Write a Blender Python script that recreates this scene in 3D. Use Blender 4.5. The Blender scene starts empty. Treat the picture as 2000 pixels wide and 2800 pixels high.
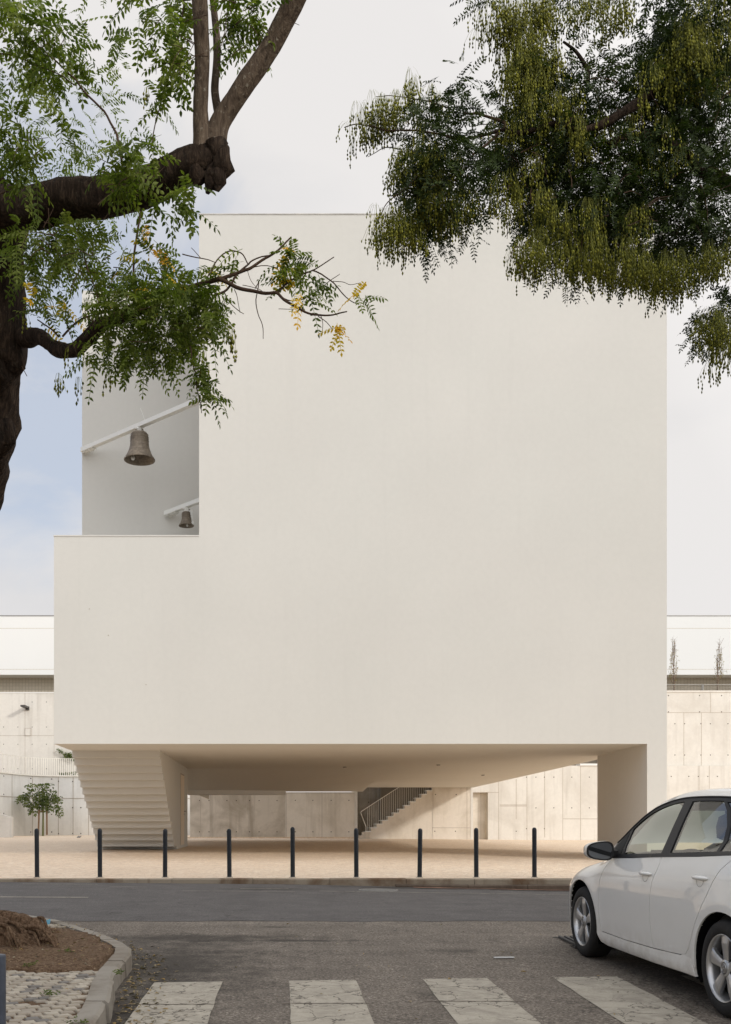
import bpy, bmesh, math, random
import numpy as np
from mathutils import Vector, Matrix, noise
from mathutils.geometry import delaunay_2d_cdt
random.seed(7); RNG = np.random.default_rng(11)
sc = bpy.context.scene; C = sc.collection
F = 2780.0; CU = 773.0; CV = 2271.0; EYE = 1.4
def P(u, v, Y):            # a point at distance Y seen along the direction (u, v)
    return Vector(((u-CU)/F*Y, Y, EYE-(v-CV)/F*Y))
def lerp(a, b, t): return a+(b-a)*t
def interp(x, pts):
    if x <= pts[0][0]: return pts[0][1]
    for (a, fa), (b, fb) in zip(pts, pts[1:]):
        if x <= b: return fa+(fb-fa)*(x-a)/(b-a)
    return pts[-1][1]
def smooth(e0, e1, x):
    t = min(1, max(0, (x-e0)/(e1-e0))); return t*t*(3-2*t)

# ------------------------------------------------------------------ mesh builder
class MB:
    def __init__(s): s.v = []; s.f = []; s.m = []; s.sm = []
    def add(s, vs, fs, mi=0, smooth=False):
        b = len(s.v); s.v += [tuple(p) for p in vs]
        for f in fs: s.f.append([b+i for i in f]); s.m.append(mi); s.sm.append(smooth)
    def box(s, a, b, mi=0):
        x0, y0, z0 = a; x1, y1, z1 = b
        s.add([(x0,y0,z0),(x1,y0,z0),(x1,y1,z0),(x0,y1,z0),(x0,y0,z1),(x1,y0,z1),(x1,y1,z1),(x0,y1,z1)],
              [(0,3,2,1),(4,5,6,7),(0,1,5,4),(1,2,6,5),(2,3,7,6),(3,0,4,7)], mi)
    def obox(s, c, ax, ay, az, mi=0):   # centre and half-axis vectors
        c, ax, ay, az = map(Vector, (c, ax, ay, az)); vs = []
        for k in (-1, 1):
            for i, j in ((-1,-1),(1,-1),(1,1),(-1,1)): vs.append(c+ax*i+ay*j+az*k)
        s.add(vs, [(0,3,2,1),(4,5,6,7),(0,1,5,4),(1,2,6,5),(2,3,7,6),(3,0,4,7)], mi)
    def beam(s, p, q, w, h, mi=0):
        p, q = Vector(p), Vector(q); d = (q-p); l = d.length; d.normalize()
        up = Vector((0,0,1)) if abs(d.z) < .95 else Vector((0,1,0))
        sd = d.cross(up).normalized(); up = sd.cross(d)
        s.obox((p+q)/2, d*(l/2), sd*(w/2), up*(h/2), mi)
    def tube(s, pts, rad, n=8, mi=0, rough=0, freq=3, smooth=True, caps=True):
        pts = [Vector(p) for p in pts]
        if not hasattr(rad, '__len__'): rad = [rad]*len(pts)
        rings = []; ref = None
        for i, p in enumerate(pts):
            d = (pts[min(i+1, len(pts)-1)]-pts[max(i-1, 0)]).normalized()
            if ref is None: ref = d.orthogonal().normalized()
            ref = (ref-d*ref.dot(d)).normalized(); o = d.cross(ref)
            ring = []
            for k in range(n):
                a = 2*math.pi*k/n; dr = ref*math.cos(a)+o*math.sin(a); r = rad[i]
                if rough:
                    q = p+dr*r
                    r *= 1+rough*(noise.noise(q*freq)+.5*noise.noise(q*freq*2.7)+.35*noise.noise(Vector((q.x*freq*6, q.y*freq*6, q.z*freq*1.6))))
                ring.append(p+dr*r)
            rings.append(ring)
        vs = [q for r in rings for q in r]; fs = []
        for i in range(len(rings)-1):
            for k in range(n):
                k2 = (k+1) % n; fs.append((i*n+k, i*n+k2, (i+1)*n+k2, (i+1)*n+k))
        s.add(vs, fs, mi, smooth)
        if caps:
            s.add(rings[0], [tuple(range(n))[::-1]], mi); s.add(rings[-1], [tuple(range(n))], mi)
    def lathe(s, prof, n=32, org=(0,0,0), axis='z', mi=0, smooth=True, closed=False):
        o = Vector(org); vs = []
        for r, h in prof:
            for k in range(n):
                a = 2*math.pi*k/n; c, d = r*math.cos(a), r*math.sin(a)
                vs.append(o+(Vector((c, d, h)) if axis == 'z' else Vector((c, h, d)) if axis == 'y' else Vector((h, c, d))))
        fs = []; m = len(prof)
        for i in range(m-1 if not closed else m):
            for k in range(n):
                k2 = (k+1) % n; j = (i+1) % m; fs.append((i*n+k, i*n+k2, j*n+k2, j*n+k))
        s.add(vs, fs, mi, smooth)
    def prism(s, poly, d, mi=0):        # planar polygon (3d points) pushed along d
        n = len(poly); d = Vector(d); poly = [Vector(p) for p in poly]
        s.add(poly+[p+d for p in poly], [tuple(range(n))[::-1], tuple(range(n, 2*n))]+[(i, (i+1) % n, n+(i+1) % n, n+i) for i in range(n)], mi)
    def build(s, name, mats, parent=None, fixn=True):
        me = bpy.data.meshes.new(name); me.from_pydata(s.v, [], s.f); me.update()
        if not isinstance(mats, (list, tuple)): mats = [mats]
        for m in mats: me.materials.append(m)
        me.polygons.foreach_set('material_index', s.m); me.polygons.foreach_set('use_smooth', s.sm)
        if fixn:
            bm = bmesh.new(); bm.from_mesh(me); bmesh.ops.recalc_face_normals(bm, faces=bm.faces); bm.to_mesh(me); bm.free()
        o = bpy.data.objects.new(name, me); C.objects.link(o)
        if parent: o.parent = parent
        return o
def tag(o, label=None, cat=None, group=None, kind=None):
    if label: o['label'] = label
    if cat: o['category'] = cat
    if group: o['group'] = group
    if kind: o['kind'] = kind
    return o
def thing(name, label, cat, loc=(0,0,0), group=None):
    o = bpy.data.objects.new(name, None); C.objects.link(o); o.location = loc; o.empty_display_size = .2
    return tag(o, label, cat, group)
def reparent(o, root):      # keep world place under an unrotated root
    o.parent = root; o.location = -root.location; return o
def copy_tree(o, parent=None):
    c = o.copy(); C.objects.link(c); c.parent = parent
    for ch in list(o.children): copy_tree(ch, c)
    return c

# ------------------------------------------------------------------ materials
def new_mat(name, rough=.6, spec=.3, metal=0, coat=0):
    m = bpy.data.materials.new(name); m.use_nodes = True; nt = m.node_tree; b = nt.nodes['Principled BSDF']
    b.inputs['Roughness'].default_value = rough; b.inputs['Specular IOR Level'].default_value = spec
    b.inputs['Metallic'].default_value = metal; b.inputs['Coat Weight'].default_value = coat; b.inputs['Coat Roughness'].default_value = .03
    return m, nt, b
def N(nt, t, **k):
    n = nt.nodes.new(t)
    for a, v in k.items():
        if a.startswith('i_'): n.inputs[a[2:].replace('_', ' ')].default_value = v
        else: setattr(n, a, v)
    return n
def coords(nt, scale=(1,1,1), world=True):
    g = N(nt, 'ShaderNodeNewGeometry') if world else N(nt, 'ShaderNodeTexCoord')
    mp = N(nt, 'ShaderNodeMapping'); mp.inputs['Scale'].default_value = scale
    nt.links.new(g.outputs['Position' if world else 'Object'], mp.inputs['Vector']); return mp.outputs[0]
def nz(nt, vec, scale, detail=6, rough=.6, dist=0):
    n = N(nt, 'ShaderNodeTexNoise'); n.inputs['Scale'].default_value = scale; n.inputs['Detail'].default_value = detail
    n.inputs['Roughness'].default_value = rough; n.inputs['Distortion'].default_value = dist
    nt.links.new(vec, n.inputs['Vector']); return n.outputs['Fac']
def ramp(nt, fac, stops):
    r = N(nt, 'ShaderNodeValToRGB'); e = r.color_ramp.elements
    while len(e) < len(stops): e.new(.5)
    for k, (p, c) in enumerate(stops):
        e[k].position = p; e[k].color = (c, c, c, 1) if not hasattr(c, '__len__') else (*c, 1)
    nt.links.new(fac, r.inputs[0]); return r.outputs[0]
def mix(nt, fac, a, b, mode='MIX'):
    m = N(nt, 'ShaderNodeMix', data_type='RGBA', blend_type=mode)
    for sock, val in ((m.inputs[0], fac), (m.inputs[6], a), (m.inputs[7], b)):
        if isinstance(val, bpy.types.NodeSocket): nt.links.new(val, sock)
        elif hasattr(val, '__len__'): sock.default_value = (*val, 1)
        else: sock.default_value = val if sock == m.inputs[0] else (val, val, val, 1)
    return m.outputs[2]
def bump(nt, b, h, strength=.3, dist=.01):
    n = N(nt, 'ShaderNodeBump'); n.inputs['Strength'].default_value = strength; n.inputs['Distance'].default_value = dist
    nt.links.new(h, n.inputs['Height']); nt.links.new(n.outputs[0], b.inputs['Normal'])
def setc(nt, b, c): nt.links.new(c, b.inputs['Base Color'])
def plain(name, col, rough=.5, spec=.4, metal=0, coat=0, var=.12, scale=20, bmp=.0):
    m, nt, b = new_mat(name, rough, spec, metal, coat); v = coords(nt, world=False)
    f = nz(nt, v, scale); a = tuple(c*(1-var) for c in col); d = tuple(min(1, c*(1+var)) for c in col)
    setc(nt, b, ramp(nt, f, [(.3, a), (.7, d)]))
    if bmp: bump(nt, b, f, bmp, .004)
    return m
def render_paint(name, col, var=.03):
    m, nt, b = new_mat(name, .85, .15); v = coords(nt)
    big = nz(nt, v, .35, 4, .5); fine = nz(nt, v, 9, 5); vert = nz(nt, coords(nt, (3, 3, .12)), 1.2, 5, .6)
    c = mix(nt, ramp(nt, big, [(.35, 0), (.65, 1)]), tuple(x*(1-var) for x in col), tuple(x*(1+var) for x in col))
    c = mix(nt, ramp(nt, nz(nt, v, .22, 3), [(.38, 0), (.62, .30)]), c, (col[0]*.95, col[1]*.985, col[2]*.985)); c = mix(nt, .3, c, ramp(nt, fine, [(.3, tuple(x*(1-var*2) for x in col)), (.7, tuple(x*(1+var) for x in col))]))
    c = mix(nt, ramp(nt, vert, [(.55, 0.0), (.75, .18)]), c, tuple(x*.88 for x in col))
    setc(nt, b, c); bump(nt, b, nz(nt, v, 45, 4), .25, .004); return m
def concrete(name, col, dirt, amount, sc_=1.0):
    m, nt, b = new_mat(name, .85, .15); v = coords(nt)
    patch = nz(nt, v, .45*sc_, 8, .62, .6); fine = nz(nt, v, 7, 8, .7); streak = nz(nt, coords(nt, (2.2, 2.2, .16)), 1.3, 7, .65)
    c = mix(nt, ramp(nt, fine, [(.3, 0), (.7, 1)]), tuple(x*.95 for x in col), tuple(x*1.04 for x in col))
    c = mix(nt, ramp(nt, patch, [(.46, 0), (.68, amount)]), c, dirt)
    c = mix(nt, ramp(nt, streak, [(.52, 0), (.72, amount*.9)]), c, tuple(x*.9 for x in dirt))
    c = mix(nt, ramp(nt, nz(nt, v, 26, 2), [(.70, 0), (.78, .25)]), c, tuple(x*.6 for x in dirt))
    setc(nt, b, c); bump(nt, b, fine, .2, .006); return m
M = {}
M['church'] = render_paint('white_render', (.638, .616, .564))
M['church_stain'] = plain('coping_metal', (.50, .48, .44), .6, .3, .0, var=.35, scale=1.2)
M['far_white'] = render_paint('far_white_render', (.78, .775, .75), .012)
M['concrete'] = concrete('board_concrete', (.70, .67, .61), (.48, .44, .38), .42)
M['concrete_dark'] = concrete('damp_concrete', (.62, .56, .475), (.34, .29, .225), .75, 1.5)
M['concrete_mid'] = concrete('mid_concrete', (.76, .70, .61), (.48, .42, .33), .55, 1.4)
M['concrete_shade'] = concrete('shaded_stairwell_concrete', (.44, .39, .32), (.24, .20, .15), .8, 1.5)  # concrete darkened to put the stairwell's shade into the wall colour
M['joint'] = plain('concrete_joint', (.44, .385, .32), .9, .1)
M['hole'] = plain('tie_hole', (.07, .06, .05), .9, .1)
M['beam'] = plain('white_steel', (.78, .77, .72), .45, .4, var=.03)
M['rail'] = plain('rail_paint', (.90, .87, .78), .5, .4, var=.05)
M['bronze'] = None
def bronze():
    m, nt, b = new_mat('bell_bronze', .6, .4, .25); v = coords(nt, world=False)
    band = nz(nt, coords(nt, (1, 1, 26), False), 3, 3); f = nz(nt, v, 14, 6, .7)
    c = ramp(nt, f, [(.3, (.13, .105, .075)), (.55, (.24, .195, .145)), (.8, (.34, .285, .21))])
    c = mix(nt, ramp(nt, band, [(.45, 0), (.6, .5)]), c, (.10, .08, .055)); setc(nt, b, c); bump(nt, b, band, .35, .004); return m
M['bronze'] = bronze()
def plaza_mat():
    m, nt, b = new_mat('plaza_limestone', .85, .15); v = coords(nt)
    vo = N(nt, 'ShaderNodeTexVoronoi'); vo.inputs['Scale'].default_value = 10; nt.links.new(v, vo.inputs['Vector'])
    ed = N(nt, 'ShaderNodeTexVoronoi', feature='DISTANCE_TO_EDGE'); ed.inputs['Scale'].default_value = 10; nt.links.new(v, ed.inputs['Vector'])
    cell = N(nt, 'ShaderNodeSeparateColor'); nt.links.new(vo.outputs['Color'], cell.inputs[0])
    c = ramp(nt, cell.outputs[0], [(0, (.68, .54, .405)), (.5, (.79, .63, .465)), (1, (.82, .69, .54))])
    big = nz(nt, v, .5, 6, .6)
    c = mix(nt, ramp(nt, big, [(.4, 0), (.7, .35)]), c, (.66, .51, .37))
    c = mix(nt, ramp(nt, ed.outputs['Distance'], [(.0, .45), (.07, 0)]), c, (.42, .32, .23))
    setc(nt, b, c); bump(nt, b, ramp(nt, ed.outputs['Distance'], [(0, 0), (.15, 1)]), .5, .012); return m
M['plaza'] = plaza_mat()
def asphalt(name, lo, hi, spots, dark_patches=None):
    m, nt, b = new_mat(name, .85, .25); v = coords(nt)
    fine = nz(nt, v, 48, 4, .8); mid = nz(nt, v, 2.2, 7, .65, .4); lng = nz(nt, coords(nt, (.25, 2.2, 1)), 1.5, 6, .6)
    c = ramp(nt, fine, [(.41, lo), (.50, tuple((a+b_)/2 for a, b_ in zip(lo, hi))), (.60, hi), (.68, spots)])
    c = mix(nt, ramp(nt, mid, [(.35, 0), (.7, .45)]), c, tuple(x*.62 for x in lo))
    c = mix(nt, ramp(nt, lng, [(.5, 0), (.72, .25)]), c, hi)
    trk = nz(nt, coords(nt, (1.3, .12, 1)), 1.4, 6, .6); c = mix(nt, ramp(nt, trk, [(.5, 0), (.66, .35)]), c, lo)
    cr = N(nt, 'ShaderNodeTexVoronoi', feature='DISTANCE_TO_EDGE'); cr.inputs['Scale'].default_value = .55
    wob = N(nt, 'ShaderNodeTexNoise'); wob.inputs['Scale'].default_value = 2.5; wob.inputs['Detail'].default_value = 6; nt.links.new(v, wob.inputs['Vector'])
    ad = N(nt, 'ShaderNodeVectorMath', operation='MULTIPLY_ADD'); ad.inputs[1].default_value = (1.2, 1.2, 1.2)
    nt.links.new(wob.outputs['Color'], ad.inputs[0]); nt.links.new(v, ad.inputs[2]); nt.links.new(ad.outputs[0], cr.inputs['Vector'])
    crm = mix(nt, ramp(nt, nz(nt, v, .5, 3), [(.48, 0), (.6, 1)]), 0.0, ramp(nt, cr.outputs['Distance'], [(.0, .65), (.012, 0)]))
    c = mix(nt, crm, c, (.02, .017, .014))
    for (x, y, rx, ry, am) in (dark_patches or []):     # oil and dirt stains lying on the road, and a dark patch beneath the car
        mp = N(nt, 'ShaderNodeMapping'); mp.inputs['Location'].default_value = (-x/rx, -y/ry, 0); mp.inputs['Scale'].default_value = (1/rx, 1/ry, 0)
        nt.links.new(v, mp.inputs[0]); ln = N(nt, 'ShaderNodeVectorMath', operation='LENGTH'); nt.links.new(mp.outputs[0], ln.inputs[0])
        a2 = N(nt, 'ShaderNodeMath', operation='ADD'); nt.links.new(ln.outputs['Value'], a2.inputs[0]); nt.links.new(ramp(nt, nz(nt, v, 3.5, 7, .7), [(.3, -.8), (.7, .0)]), a2.inputs[1])
        a2b = N(nt, 'ShaderNodeMath', operation='MULTIPLY_ADD'); nt.links.new(nz(nt, v, 4, 7, .7), a2b.inputs[0]); a2b.inputs[1].default_value = 2.2; nt.links.new(ln.outputs['Value'], a2b.inputs[2])
        c = mix(nt, ramp(nt, a2b.outputs[0], [(.9, am), (1.0, am*.6)] if False else [(.0, am), (1.0, 0)]), c, (.035, .029, .023)) if False else mix(nt, map_range(nt, a2b.outputs[0], 1.3, 2.1, am, 0), c, (.035, .029, .023))
    setc(nt, b, c); bump(nt, b, fine, .8, .006); return m
def map_range(nt, s, a, b, c, d):
    n = N(nt, 'ShaderNodeMapRange'); n.clamp = True
    for i, x in zip((1, 2, 3, 4), (a, b, c, d)): n.inputs[i].default_value = x
    nt.links.new(s, n.inputs[0]); return n.outputs[0]
M['street'] = asphalt('old_asphalt', (.085, .070, .056), (.30, .255, .205), (.55, .49, .41), [(-1.0, 8.6, 1.1, 2.2, .8), (-.9, 6.4, .5, 1.8, .95), (-.9, 10.3, 1.6, .35, .7), (1.6, 9.4, .5, .22, .6), (.1, 10.1, 1.1, .10, .8), (1.2, 7.3, .35, .25, .5), (-.1, 11.2, .25, .07, .9), (3.6, 8.2, 1.1, 2.2, .45)])  # last entry darkens the road beneath the car
M['road'] = asphalt('newer_asphalt', (.085, .078, .073), (.16, .147, .137), (.27, .25, .23), [(2.2, 17.7, 2.0, .35, .9), (5.0, 17.7, 2.5, .3, .8), (-.2, 16.9, 1.0, .5, .6)])
def paint_mat(name, col, wear, under):
    m, nt, b = new_mat(name, .8, .25); v = coords(nt)
    f = nz(nt, v, 5, 9, .75, .5); g = nz(nt, v, 60, 3, .7)
    wob = N(nt, 'ShaderNodeTexNoise'); wob.inputs['Scale'].default_value = 5; wob.inputs['Detail'].default_value = 5; nt.links.new(v, wob.inputs['Vector'])
    ad = N(nt, 'ShaderNodeVectorMath', operation='MULTIPLY_ADD'); ad.inputs[1].default_value = (.5, .5, .5); nt.links.new(wob.outputs['Color'], ad.inputs[0]); nt.links.new(v, ad.inputs[2])
    cr = N(nt, 'ShaderNodeTexVoronoi', feature='DISTANCE_TO_EDGE'); cr.inputs['Scale'].default_value = 3.2; nt.links.new(ad.outputs[0], cr.inputs['Vector'])
    c = ramp(nt, g, [(.3, tuple(x*.8 for x in col)), (.7, col)])
    c = mix(nt, ramp(nt, f, [(.42, 0), (.72, wear)]), c, under)
    km = mix(nt, ramp(nt, nz(nt, v, 1.6, 4), [(.36, 0), (.50, 1)]), 0.0, ramp(nt, cr.outputs['Distance'], [(0, .95), (.030, 0)]))
    c = mix(nt, km, c, (.05, .04, .03)); setc(nt, b, c); bump(nt, b, g, .5, .004); return m
M['stripe'] = paint_mat('worn_white_paint', (.48, .43, .345), .8, (.20, .175, .14))
M['line'] = paint_mat('faded_line_paint', (.42, .38, .31), .8, (.11, .095, .08))
M['kerb'] = concrete('kerb_stone', (.30, .27, .225), (.16, .125, .09), .7, 4)
M['kerb_rust'] = concrete('stained_kerb', (.31, .26, .195), (.13, .075, .04), 1.0, 2.5)
M['gutter'] = concrete('dark_kerb', (.13, .10, .075), (.05, .035, .025), .9, 2.5)
M['pink'] = plain('reddish_grit', (.34, .20, .14), .9, .1, var=.3, scale=5)
M['soil'] = None
def soil():
    m, nt, b = new_mat('bark_mulch_soil', .95, .1); v = coords(nt)
    f = nz(nt, v, 38, 5, .8); g = nz(nt, v, 3, 5)
    c = ramp(nt, f, [(.36, (.055, .034, .020)), (.5, (.16, .10, .062)), (.62, (.29, .205, .13)), (.70, (.50, .41, .30))])
    c = mix(nt, ramp(nt, g, [(.4, 0), (.7, .6)]), c, (.16, .105, .065)); setc(nt, b, c); bump(nt, b, f, 1, .02); return m
M['soil'] = soil()
def stonemat():
    m, nt, b = new_mat('calcada_stone', .75, .25); v = coords(nt)
    oi = N(nt, 'ShaderNodeAttribute', attribute_name='tone'); f = nz(nt, v, 22, 7, .7)
    c = ramp(nt, oi.outputs['Fac'], [(0, (.17, .16, .145)), (.12, (.20, .185, .165)), (.16, (.33, .285, .225)), (.6, (.40, .35, .275)), (1, (.48, .425, .34))])
    c = mix(nt, ramp(nt, f, [(.4, 0), (.7, .4)]), c, (.27, .21, .15)); setc(nt, b, c); bump(nt, b, f, .35, .006); return m
M['stone'] = stonemat()
M['bollard'] = plain('black_bollard_paint', (.012, .015, .019), .5, .35, var=.3)
M['bluegrey'] = plain('blue_grey_post_paint', (.055, .065, .085), .45, .4, var=.25)
def bark(name, a, b_, c_, lich=.25):
    m, nt, b = new_mat(name, .95, .1); v = coords(nt, (7, 7, 1.3)); w = coords(nt)
    f = nz(nt, v, 5, 8, .7, .6); g = nz(nt, w, 34, 4, .7)
    c = ramp(nt, f, [(.33, a), (.52, b_), (.72, c_)])
    c = mix(nt, ramp(nt, g, [(.58, 0), (.68, lich)]), c, (.30, .27, .21)); setc(nt, b, c); bump(nt, b, f, 1, .03); return m
M['bark'] = bark('dark_bark', (.010, .007, .005), (.034, .023, .016), (.095, .066, .045), .10)
M['bark_light'] = bark('speckled_bark', (.05, .036, .026), (.12, .088, .062), (.19, .145, .10), .75)
M['root'] = bark('root_bark', (.035, .022, .013), (.15, .092, .055), (.33, .235, .155), .1)
M['twig'] = plain('twig_bark', (.07, .045, .03), .9, .1, var=.3)
def leafmat(name, cols, trans=.38):
    m, nt, b = new_mat(name, .6, .25); at = N(nt, 'ShaderNodeAttribute', attribute_name='tone')
    n = len(cols); col = ramp(nt, at.outputs['Fac'], [(i/(n-1), c) for i, c in enumerate(cols)]); setc(nt, b, col)
    tr = N(nt, 'ShaderNodeBsdfTranslucent'); nt.links.new(mix(nt, 1.0, col, (1.2, 1.5, .5), 'MULTIPLY'), tr.inputs[0])
    ms = N(nt, 'ShaderNodeMixShader'); ms.inputs[0].default_value = trans
    nt.links.new(b.outputs[0], ms.inputs[1]); nt.links.new(tr.outputs[0], ms.inputs[2]); nt.links.new(ms.outputs[0], nt.nodes['Material Output'].inputs[0]); return m
M['leaf'] = leafmat('left_tree_leaves', [(.045, .065, .012), (.085, .115, .018), (.135, .165, .030), (.20, .225, .05)])
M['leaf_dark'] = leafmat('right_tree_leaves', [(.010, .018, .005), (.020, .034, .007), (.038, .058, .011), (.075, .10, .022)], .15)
M['leaf_yellow'] = leafmat('yellow_leaves', [(.62, .30, .02), (.75, .43, .03), (.60, .45, .05)], .35)
M['leaf_young'] = leafmat('young_tree_leaves', [(.05, .07, .02), (.09, .12, .035), (.15, .17, .06), (.20, .22, .08)])
M['pod'] = leafmat('seed_pods', [(.075, .085, .010), (.18, .182, .020), (.33, .32, .04)], .2)
M['dryleaf'] = leafmat('dry_leaves', [(.05, .038, .022), (.13, .10, .05), (.22, .165, .08), (.34, .21, .06), (.30, .27, .19)], .1)
M['black'] = plain('black_trim', (.010, .010, .011), .45, .3, var=.1)
M['matt'] = plain('matt_black_plastic', (.018, .018, .018), .7, .3, var=.2)
M['liner'] = plain('wheel_liner', (.006, .006, .006), .95, .05)
M['tyre'] = plain('tyre_rubber', (.018, .017, .016), .75, .3, var=.25, scale=40, bmp=.1)
M['alloy'] = plain('wheel_alloy', (.50, .50, .50), .3, .5, .8, var=.06)
M['carpaint'] = None
def carpaint():
    m, nt, b = new_mat('white_car_paint', .38, .5, 0, 1.0); b.inputs['Coat IOR'].default_value = 1.55
    v = coords(nt, world=False); f = nz(nt, v, 3, 6, .6)
    c = ramp(nt, f, [(.3, (.80, .79, .75)), (.7, (.83, .82, .78))])
    sx = N(nt, 'ShaderNodeSeparateXYZ'); nt.links.new(v, sx.inputs[0]); low = map_range(nt, sx.outputs[2], .18, .42, .55, 0); dn = N(nt, 'ShaderNodeMath', operation='MULTIPLY'); nt.links.new(low, dn.inputs[0]); nt.links.new(ramp(nt, nz(nt, v, 9, 7, .7), [(.35, .1), (.65, 1)]), dn.inputs[1])
    setc(nt, b, mix(nt, dn.outputs[0], c, (.42, .36, .28))); return m
M['carpaint'] = carpaint()
M['cabin'] = plain('cabin_plastic', (.045, .045, .043), .8, .2, var=.15)
M['seat'] = plain('seat_fabric', (.075, .078, .08), .95, .1, var=.2, scale=60)
M['liner_grey'] = plain('headliner', (.26, .25, .22), .95, .1, var=.05)
def glass(name, tint, refl=1.0):
    m = bpy.data.materials.new(name); m.use_nodes = True; nt = m.node_tree; nt.nodes.remove(nt.nodes['Principled BSDF'])
    t = N(nt, 'ShaderNodeBsdfTransparent'); t.inputs[0].default_value = (*tint, 1)
    g = N(nt, 'ShaderNodeBsdfGlossy'); g.inputs['Roughness'].default_value = .005
    fr = N(nt, 'ShaderNodeFresnel'); fr.inputs[0].default_value = 1.6
    nzv = nz(nt, coords(nt, world=False), 1.5, 2); mm = N(nt, 'ShaderNodeMath', operation='MULTIPLY'); mm.inputs[1].default_value = refl
    nt.links.new(fr.outputs[0], mm.inputs[0]); ms = N(nt, 'ShaderNodeMixShader')
    nt.links.new(mm.outputs[0], ms.inputs[0]); nt.links.new(t.outputs[0], ms.inputs[1]); nt.links.new(g.outputs[0], ms.inputs[2])
    nt.links.new(ms.outputs[0], nt.nodes['Material Output'].inputs[0]); return m
M['glass'] = glass('tinted_car_glass', (.56, .63, .54), 2.0)
M['mirror'] = plain('mirror_glass', (.12, .125, .13), .03, .5, 1.0, var=.02)
M['chrome'] = plain('chrome', (.55, .55, .56), .15, .5, 1.0, var=.03)
M['wood'] = plain('stake_wood', (.25, .155, .09), .85, .15, var=.25, scale=8)
M['green_trunk'] = plain('young_green_trunk', (.20, .21, .08), .8, .2, var=.2)
M['lamp'] = plain('dark_lamp_metal', (.07, .065, .06), .5, .4, var=.1)
M['door'] = render_paint('door_paint', (.80, .70, .57), .02)
M['steel'] = plain('galvanised_steel', (.30, .29, .27), .5, .4, .6, var=.15)
M['mesh'] = plain('fence_wire', (.36, .34, .30), .5, .4, .4)
M['tile'] = None
def tilewall():
    m, nt, b = new_mat('small_tile_wall', .8, .2); v = coords(nt); sx = N(nt, 'ShaderNodeSeparateXYZ'); nt.links.new(v, sx.inputs[0])
    cx_ = N(nt, 'ShaderNodeCombineXYZ'); nt.links.new(sx.outputs[0], cx_.inputs[0]); nt.links.new(sx.outputs[2], cx_.inputs[1])
    br = N(nt, 'ShaderNodeTexBrick'); br.offset = 0; br.inputs['Scale'].default_value = 1; br.inputs['Brick Width'].default_value = .2; br.inputs['Row Height'].default_value = .2; br.inputs['Mortar Size'].default_value = .012
    br.inputs['Color1'].default_value = (.56, .50, .40, 1); br.inputs['Color2'].default_value = (.60, .54, .44, 1); br.inputs['Mortar'].default_value = (.40, .35, .27, 1)
    nt.links.new(cx_.outputs[0], br.inputs['Vector']); c = mix(nt, ramp(nt, nz(nt, v, .4), [(.4, 0), (.7, .3)]), br.outputs[0], (.50, .44, .34)); setc(nt, b, c); return m
M['tile'] = tilewall()
M['paper'] = plain('paper_scrap', (.62, .62, .60), .8, .2)
M['blue'] = plain('blue_wrapper', (.15, .38, .50), .6, .3)
M['apart'] = render_paint('added_house_render', (.40, .36, .31))
M['window_dark'] = plain('dark_window_glass', (.03, .035, .04), .08, .6, var=.1)
M['ground'] = plain('far_ground', (.22, .19, .15), .95, .1, scale=.2)

# ------------------------------------------------------------------ terrain
def street_z(Y): return .0125+.029*Y
def kerbfoot_z(X): return interp(X, [(-30,.53),(-4.4,.481),(.2,.441),(2.1,.40),(4.7,.344),(30,.05)])
def road_z(X, Y):
    if Y < 11.73: return street_z(Y)
    return lerp(.3527, kerbfoot_z(X), (Y-11.73)/(18.05-11.73))
def plaza_z(X, Y):
    return interp(Y, [(18,.545),(28.3,.868),(46,1.06),(56,1.17),(60,1.2)])-.0085*max(0, min(12, X-1))*smooth(26, 44, Y)
def grid(name, xs, ys, zf, m, kind='structure', wav=0):
    b = MB(); n = len(xs); vs = []
    for j, y in enumerate(ys):
        for x in xs:
            yy = y+(noise.noise(Vector((x*1.7, y, 3)))*wav if j == 0 else 0); vs.append((x, yy, zf(x, yy)))
    b.add(vs, [(j*n+i, j*n+i+1, (j+1)*n+i+1, (j+1)*n+i) for j in range(len(ys)-1) for i in range(n-1)], 0, True)
    return tag(b.build(name, m), kind=kind)
xs = [-60, -40, -25, -16]+[x*.6-12 for x in range(41)]+[16, 25, 40, 60]
g = MB(); g.add([(-700,-700,-.6),(700,-700,-.6),(700,700,-.6),(-700,700,-.6)], [(0,1,2,3)]); tag(g.build('ground', M['ground']), kind='structure')
grid('street', xs, [-30, -10, -4, 0, 3, 6, 8, 10, 11, 11.73, 12.4], lambda x, y: street_z(min(y, 11.73))-max(0, y-11.73)*.02, M['street'])
grid('main_road', [x*.25-15 for x in range(120)], [11.73, 12, 13, 15, 17, 18.12], lambda x, y: road_z(x, y)+.003, M['road'], wav=.12)
for a, b_ in ((-60, -15), (14.75, 60)): grid('main_road', [a, (a+b_)/2, b_], [11.73, 15, 18.12], lambda x, y: road_z(x, y)+.003, M['road'])
grid('plaza', xs, [18.1, 20, 22, 25, 28.3, 32, 37, 42, 46, 50, 56, 62], plaza_z, M['plaza'])

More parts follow.
